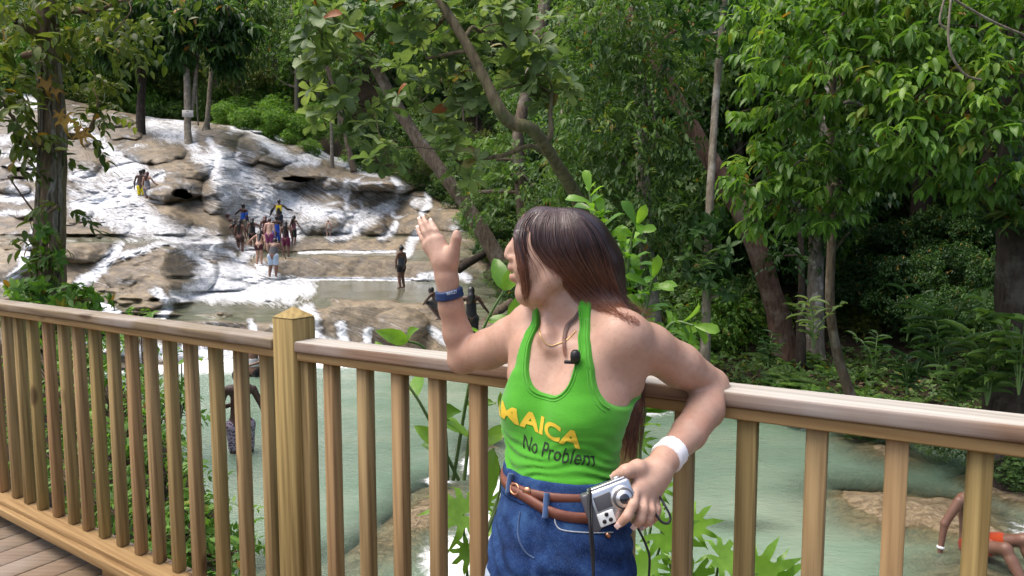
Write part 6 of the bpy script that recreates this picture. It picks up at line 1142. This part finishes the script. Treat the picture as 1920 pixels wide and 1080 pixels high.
ms = np.minimum(FT.surf(1078, 672, .004)[0], 9); _m2 = uf.surf(1078, 672, .008)[0]; ms = ms if ms[1] < _m2[1] + .02 and ms[1] > 1.0 else _m2; mc = empty('microphone', ms); tag(mc, 'small black clip-on microphone on the strap of the green tank top', 'microphone')
mb = MB(); add_tube(mb, [(0, -.006, -.004), (.0, -.008, .004), (0, -.008, .012), (0, -.006, .016)], [.0085, .0095, .009, .005], 16, .5); obj('head', mb.mesh('head', M_BLACK, True), mc); V, F = bevel_box((-.007, -.005, -.006), (.026, .007, .006), rotz(-.2), .0015, 2); mb = MB(); mb.add(V, F, .5); obj('clip', mb.mesh('clip', M_BLACK), mc)
# ------------------------------------------------------------------ the people on the falls and in the pool
SK = {'dark': mat_skin('deep_brown_skin', (0.045, 0.024, 0.017), (0.085, 0.046, 0.032), sss=.05), 'brown': mat_skin('brown_skin', (0.12, 0.062, 0.042), (0.19, 0.10, 0.07), sss=.05), 'tan': mat_skin('tan_skin', (0.33, 0.19, 0.13), (0.42, 0.25, 0.18), sss=.05), 'fair': mat_skin('pale_skin', (0.42, 0.26, 0.20), (0.52, 0.34, 0.27), sss=.05)}
_cm = {}
def cloth(col):
    if col not in _cm: _cm[col] = mat_cloth('swim_cloth', tuple(c * .8 for c in col), col, 200, .1)
    return _cm[col]
H_BLACK = mat_hair('black_hair', (0.008, 0.007, 0.007), (0.02, 0.016, 0.015)); H_RED = mat_hair('auburn_hair', (0.07, 0.025, 0.02), (0.12, 0.045, 0.035))
def figure(label, px, py, t, H=1.65, yaw=0, lean=0.0, skin='brown', top=None, bottom=None, hair=0.03, hairmat=None, J=None, fat=1.0, h=None, topz=(.0, 1.0), leg=.45, sleeve=0.0, extra=None, group=None, P0=None):
    """yaw 0 looks away from us; joints are fractions of the height in the figure's own frame (x right, y front, z up)"""
    j = dict(hip=(0, 0, .52), chest=(0, .0, .735), neck=(0, -.005, .845), head=(0, .012, .925), sl=(-.112, 0, .815), sr=(.112, 0, .815), el=(-.15, -.01, .64), er=(.15, -.01, .64), wl=(-.155, .05, .485), wr=(.155, .05, .485), kl=(-.06, .02, .275), kr=(.06, .02, .275), al=(-.065, -.02, .035), ar=(.065, -.02, .035), hl=(-.055, 0, .50), hr=(.055, 0, .50))
    up = ('chest', 'neck', 'head', 'sl', 'sr', 'el', 'er', 'wl', 'wr'); c, s = math.cos(lean), math.sin(lean)
    for k in up: x, y, z = j[k]; z -= .52; j[k] = (x, y * c + z * s, .52 + z * c - y * s)
    j.update(J or {}); o_ = P0 if P0 is not None else pt(px, py, t); Rz = rotz(yaw); K = {k: (Rz @ (np.array(v) * H)) for k, v in j.items()}; A = np.array(list(K.values())); m = .16 * H
    h = h or max(.011, t * .00062); lo, hi = A.min(0) - m, A.max(0) + m
    def body(add, sel):
        F = Field(lo, hi, h); k = .03 * H
        if 'torso' in sel:
            F.cone(K['hip'], K['chest'], .078 * H * fat + add, .074 * H * fat + add, k, flat=Rz @ np.array([0, 1, 0]), fs=1.35); F.cone(K['sl'] * .8 + K['sr'] * .2, K['sr'] * .8 + K['sl'] * .2, .047 * H + add, .047 * H + add, k)
            F.cone(K['hip'], K['chest'] * .45 + K['hip'] * .55, .085 * H * fat + add, .060 * H * fat + add, k, flat=Rz @ np.array([0, 1, 0]), fs=1.3)
        if 'pelvis' in sel: F.cone(K['hl'], K['hr'], .062 * H * fat + add, .062 * H * fat + add, k)
        if 'body' in sel:
            F.cone(K['neck'] - (K['head'] - K['neck']) * .3, K['head'], .033 * H, .030 * H, .02); F.ell(K['head'], np.array([.045, .056, .065]) * H, Rz.T, .02); F.ell(K['head'] + Rz @ np.array([0, .05, -.01]) * H, np.array([.010, .014, .014]) * H, Rz.T, .02)
            for q in 'lr':
                F.chain([K['s' + q], K['e' + q], K['w' + q]], [.031 * H * fat, .024 * H * fat, .017 * H], .02); d = unit(K['w' + q] - K['e' + q]); F.cone(K['w' + q], K['w' + q] + d * .055 * H, .018 * H, .012 * H, .015)
                F.chain([K['h' + q], K['k' + q], K['a' + q]], [.056 * H * fat, .036 * H * fat, .021 * H], .03); F.cone(K['k' + q] * .68 + K['a' + q] * .32, K['a' + q], .033 * H * fat, .02 * H, .03); f_ = Rz @ np.array([0, .085, -.02]) * H; F.cone(K['a' + q], K['a' + q] + f_, .022 * H, .015 * H, .01)
        if 'thigh' in sel:
            for q in 'lr': F.cone(K['h' + q], K['h' + q] + (K['k' + q] - K['h' + q]) * leg * 2 if leg < .5 else K['k' + q] + (K['a' + q] - K['k' + q]) * (leg - .5) * 2, .060 * H * fat + add, (.060 - .025 * min(leg * 2, 1)) * H * fat + add + .006, .02)
        if 'shin' in sel:
            for q in 'lr': F.chain([K['h' + q], K['k' + q], K['a' + q]], [.058 * H * fat + add, .037 * H * fat + add, .022 * H + add], .02)
        if 'sleeve' in sel:
            for q in 'lr': F.cone(K['s' + q], K['s' + q] + (K['e' + q] - K['s' + q]) * sleeve, .036 * H + add, .034 * H + add, .02)
            if sleeve > 1:
                for q in 'lr': F.chain([K['s' + q], K['e' + q], K['w' + q]], [.034 * H + add, .027 * H + add, .020 * H + add], .02)
        return F
    def out(name, F, mat, parent, extra=None):
        V, Q = F.mesh(); V = relax(V, Q, 1, .4); return obj(name, mesh(name, V, Q, mat, True, extra), parent)
    FB_ = body(0, {'torso', 'pelvis', 'body'}); me_o = out('person', FB_, SK[skin], None); me_o.location = o_; tag(me_o, label, 'person', group)
    def dress(name, sel, mat, zr):
        F = body(.010, sel); P = F.pts(F.win(lo, hi)); ax = unit(K['chest'] - K['hip']); q = (P - K['hip']) @ ax / np.linalg.norm(K['chest'] - K['hip'])
        if zr: F.f = np.maximum(F.f, np.maximum(zr[0] - q, q - zr[1]).astype(np.float32) * .2 * H)
        return out(name, F, mat, me_o)
    if top: dress('top', {'torso', 'sleeve'} if sleeve else {'torso'}, cloth(top), topz)
    if bottom: dress('shorts' if leg < .8 else 'leggings', {'pelvis', 'thigh'} if leg < .8 else {'pelvis', 'shin'}, cloth(bottom), None)
    if hair is not None:
        F = Field(lo, hi, h); hd = K['head']; F.ell(hd + Rz @ np.array([0, -.012, .018]) * H, np.array([.054, .060, .064]) * H, Rz.T, .02); b = Rz @ np.array([0, -.045, 0]) * H
        if hair > .05: dn = unit(K['hip'] - K['neck']); p1 = hd + b * .9; p2 = K['neck'] + b * 1.1; F.chain([p1, p2, p2 + dn * hair * H], [.05 * H, .055 * H, .028 * H], .03, flat=Rz @ np.array([0, 1, 0]), fs=1.3)
        elif hair < 0: F.ell(hd + np.array([0, 0, .075]) * H, np.array([.03, .03, .034]) * H, None, .02)
        F.f = np.maximum(F.f, (F.pts(F.win(lo, hi)) - hd) @ (Rz @ np.array([0, 1, -.35])) - .022 * H) ; n = None
        V, Q = F.mesh(); obj('hair', mesh('hair', V, Q, hairmat or H_BLACK, True, {'tint': np.full(len(V), .4), 'len': np.zeros(len(V))}), me_o)
    return me_o, K, o_
NAVY_, BLK, GRY = (0.015, 0.02, 0.07), (0.012, 0.012, 0.014), (0.16, 0.16, 0.18); MAR = (0.11, 0.012, 0.035)
up_r = dict(er=(.20, .08, .68), wr=(.30, .16, .62)); out_l = dict(el=(-.24, .05, .74), wl=(-.36, .06, .66)); out_r = dict(er=(.24, .05, .72), wr=(.36, .06, .68))
# three on the upper left
figure('dark haired climber in yellow swim shorts among the white water at the upper left', 266, 383, 31, 1.58, .3, .05, 'dark', None, (0.75, 0.62, 0.02), .03, J=dict(el=(-.17, 0, .63), wl=(-.17, 0, .48)))
figure('climber in grey top and grey shorts beside the yellow swim shorts', 277, 385, 30.8, 1.55, -.2, .08, 'tan', GRY, (0.16, 0.155, 0.19), .12, H_RED, J=dict(er=(.19, .1, .65), wr=(.31, .16, .60)))
figure('tall bare shouldered climber standing behind the yellow swim shorts', 271, 386, 31.6, 1.74, 0, .05, 'dark', None, BLK, .04)
# the chain of climbers in the middle
figure('climber in maroon shorts and grey top, first on the left of the upper pair', 428, 464, 33, 1.68, .2, .12, 'brown', (0.20, 0.19, 0.22), MAR, .04, H_RED, J=dict(out_r, el=(-.2, 0, .66), wl=(-.22, .05, .52)), leg=.4)
m_, K_, o_ = figure('climber in bright blue shirt and khaki shorts holding a hand out', 457, 446, 34.5, 1.76, -.3, .05, 'dark', (0.012, 0.09, 0.46), (0.28, 0.25, 0.18), .02, J=dict(out_l), sleeve=.7)
mb = MB(); V, F = bevel_box((.2, -.02, 1.0), (.14, .2, .26), None, .05, 3); mb.add(V, F); o = mb.build('bag', cloth((0.03, 0.03, 0.09)), None, True); o.location = o_; tag(o, 'dark shoulder bag on the back of the climber in the bright blue shirt', 'bag')
figure('climber in black leggings half hidden behind the very long dark hair', 441, 473, 31.9, 1.55, .3, .05, 'brown', (0.10, 0.09, 0.07), BLK, .1, leg=.9)
figure('climber with dark hair down to the waist at the lower left of the group', 451, 479, 31, 1.66, -.1, .03, 'brown', None, (0.06, 0.03, 0.025), .36, leg=.2)
figure('climber in a black swimsuit stretching an arm to the right', 474, 470, 32.6, 1.6, .1, .12, 'brown', BLK, BLK, .12, J=dict(out_r), leg=.15)
figure('bent climber in a dark brown bikini stepping over the rapids', 486, 496, 29, 1.62, .15, .6, 'tan', None, (0.055, 0.012, 0.014), .28, J=dict(el=(-.22, .12, .66), wl=(-.33, .14, .55), kl=(-.05, .07, .28), al=(-.05, -.04, .035)), leg=.15)
figure('stout climber in dark tee and pale blue shorts bending forward', 513, 520, 27.5, 1.72, .05, .55, 'brown', (0.05, 0.052, 0.06), (0.36, 0.46, 0.58), .03, fat=1.22, sleeve=.5, leg=.36, J=dict(kl=(-.075, .03, .275), al=(-.085, -.03, .035), el=(-.17, .26, .56), wl=(-.19, .32, .42), er=(.17, .24, .58), wr=(.2, .3, .46)))
m_, K_, o_ = figure('guide in black sleeves with yellow back patch above the middle group', 524, 436, 36, 1.78, .1, .1, 'dark', BLK, (0.02, 0.025, 0.05), .02, J=dict(out_r, el=(-.2, .0, .66), wl=(-.25, -.02, .52)), sleeve=1.2, leg=.45)
V, F = bevel_box((0, -.15, 1.30), (.30, .03, .30), None, .012, 2); mb = MB(); mb.add(V @ rotz(.1).T + np.array([0, .11, .0]), F); obj('patch', mb.mesh('patch', cloth((0.75, 0.60, 0.02)), True), m_)
figure('climber with reddish brown hair hidden behind the pink bare back', 498, 466, 33.2, 1.62, 0, .1, 'brown', MAR, MAR, .12, H_RED)
figure('bare backed climber in pink shorts in the middle of the group', 506, 472, 31.8, 1.6, 0, .12, 'fair', None, (0.28, 0.05, 0.16), .04, H_RED, fat=1.1)
figure('climber in a long bright blue outfit between the pink back and the dark hair', 520, 468, 32.8, 1.66, .1, .05, 'dark', (0.01, 0.07, 0.45), (0.01, 0.07, 0.42), .02, leg=.46)
figure('climber with long black hair and wine red shorts at the right of the group', 537, 482, 31, 1.66, 0, .04, 'brown', (0.05, 0.01, 0.03), (0.14, 0.012, 0.055), .34, leg=.36)
figure('climber at the far right of the group leaning away to the right', 551, 460, 33.4, 1.5, -.5, .1, 'brown', (0.12, 0.03, 0.05), BLK, .2, J=dict(er=(.2, .05, .66), wr=(.28, .1, .54)))
# others
figure('woman in grey tank swimsuit and black bottoms standing alone on the terrace', 753, 541, 25, 1.6, 1.0, -.03, 'brown', (0.055, 0.062, 0.075), BLK, -.05, fat=1.12, leg=.14, J=dict(el=(-.14, .03, .66), wl=(-.12, .06, .52)))
figure('small child crouching under the boulder by the upper pool', 617, 446, 37, 1.0, .4, .35, 'tan', (0.25, 0.24, 0.22), (0.2, 0.15, 0.12), .05, H_RED, J=dict(kl=(-.08, .22, .38), kr=(.08, .22, .38), al=(-.07, .08, .1), ar=(.07, .08, .1)), h=.016)
figure('person all in black wading away with arms held out beside the log', 884, 656, 17, 1.62, .1, .04, 'dark', BLK, BLK, .08, sleeve=.3, leg=.7, J=dict(el=(-.19, .0, .66), wl=(-.2, .05, .53), er=(.20, .02, .68), wr=(.29, .06, .56)))
figure('dark figure sitting low on the rocks just behind the raised forearm', 826, 600, 17.8, 1.3, 1.2, .75, 'dark', (0.05, 0.035, 0.03), BLK, .03, J=dict(hip=(0, 0, .30), hl=(-.05, 0, .28), hr=(.05, 0, .28), chest=(0, .12, .46), neck=(0, .17, .54), head=(0, .22, .60), sl=(-.11, .16, .52), sr=(.11, .16, .52), el=(-.15, .25, .40), er=(.15, .25, .40), wl=(-.08, .34, .33), wr=(.08, .34, .33), kl=(-.08, .26, .36), kr=(.08, .26, .36)))
# in the pool
M_TRUNKS = NT('patterned_trunks'); _v = M_TRUNKS.n('ShaderNodeTexVoronoi'); _v.inputs['Scale'].default_value = 28; M_TRUNKS.l(M_TRUNKS.tc.outputs['Object'], _v.inputs['Vector']); M_TRUNKS.set(Base_Color=M_TRUNKS.ramp(_v.outputs['Distance'], [(.3, (0.05, 0.02, 0.05)), (.5, (0.30, 0.24, 0.30))]), Roughness=.8)
_cm[(9, 9, 9)] = M_TRUNKS.m
pz = pt(455, 845, 10.3); m_, K_, o_ = figure('bare chested man in patterned swim trunks wading in the green pool', 0, 0, 10.3, 1.78, .25, .0, 'dark', None, (9, 9, 9), .02, J=dict(el=(-.165, .03, .655), wl=(-.07, .13, .66), er=(.185, .0, .65), wr=(.205, .03, .51)), leg=.42, h=.011, P0=np.array([pz[0] - .02, pz[1], WZ - .46]))
mb = MB(); d = unit(K_['wr'] - K_['er']); add_tube(mb, [K_['wr'] - d * .012, K_['wr'] + d * .012], .034, 12); obj('wristband', mb.mesh('wristband', M_WHITE, True), m_)
pz = pt(476, 703, 15.8); m_, K_, o_ = figure('long haired bather in black and white swimwear standing deep in the pool', 0, 0, 15.8, 1.66, 2.9, 0, 'brown', (0.5, 0.5, 0.52), BLK, .2, h=.012, leg=.2, J=dict(el=(-.16, .05, .66), wl=(-.05, .14, .62)), topz=(.25, .8), P0=np.array([pz[0], pz[1], WZ - .72]))
ps_ = pt(1822, 1036, 7.15); m_, K_, o_ = figure('man in orange shorts sitting on the wet rock at the lower right', 0, 0, 7.15, 1.62, -2.7, 0, 'brown', None, (0.36, 0.045, 0.008), .02, h=.011, leg=.24, P0=np.array([ps_[0], ps_[1], WZ - .02]),
 J=dict(hip=(0, 0, .06), hl=(-.055, .02, .06), hr=(.055, .02, .06), chest=(0, -.035, .27), neck=(0, -.02, .385), head=(0, .01, .465), sl=(-.115, -.03, .355), sr=(.115, -.03, .355), el=(-.18, -.06, .2), wl=(-.20, -.03, .04), er=(.19, -.07, .2), wr=(.22, -.07, .045), kl=(-.09, .25, .17), al=(-.10, .33, -.04), kr=(.10, .25, .15), ar=(.12, .38, -.03)))
mb = MB(); d = unit(K_['wr'] - K_['er']); add_tube(mb, [K_['wr'] - d * .014, K_['wr'] + d * .014], .036, 12); obj('wristband', mb.mesh('wristband', M_WHITE, True), m_)
# the board on the sign tree
c = pt(352, 213, 39.55); sg = empty('sign', c, 0); tag(sg, 'small pale board nailed to the slender tree above the falls', 'sign'); V, F = bevel_box((0, 0, 0), (.66, .03, .40), None, .006, 1); mb = MB(); mb.add(V @ np.array([[1, 0, .03], [0, 1, 0], [-.03, 0, 1]]).T, F); obj('board', mb.mesh('board', simple('pale_board', (0.45, 0.43, 0.40), .7)), sg)
co, fs = text_mesh('NO', bold=.02, steps=0); obj('lettering', mesh('lettering', np.stack([(co[:, 0] - .5) * .16, np.full(len(co), -.0175), .085 + co[:, 1] * .085], -1), fs, M_BLACK), sg)
mb = MB()                                                # the two worn lines below can no longer be read
for z, xs in ((-.02, (-.12, -.07, -.01, .04, .10, .16, .21)), (-.13, (-.10, -.03, .02, .08, .15))):
    for x in xs: mb.add(box((x, -.0165, z + .008 * math.sin(40 * x)), (.034, .003, .045 + .015 * math.sin(90 * x))), BOXF)
mb.build('worn_lettering', simple('faded_paint', (0.16, 0.15, 0.14), .8), sg)
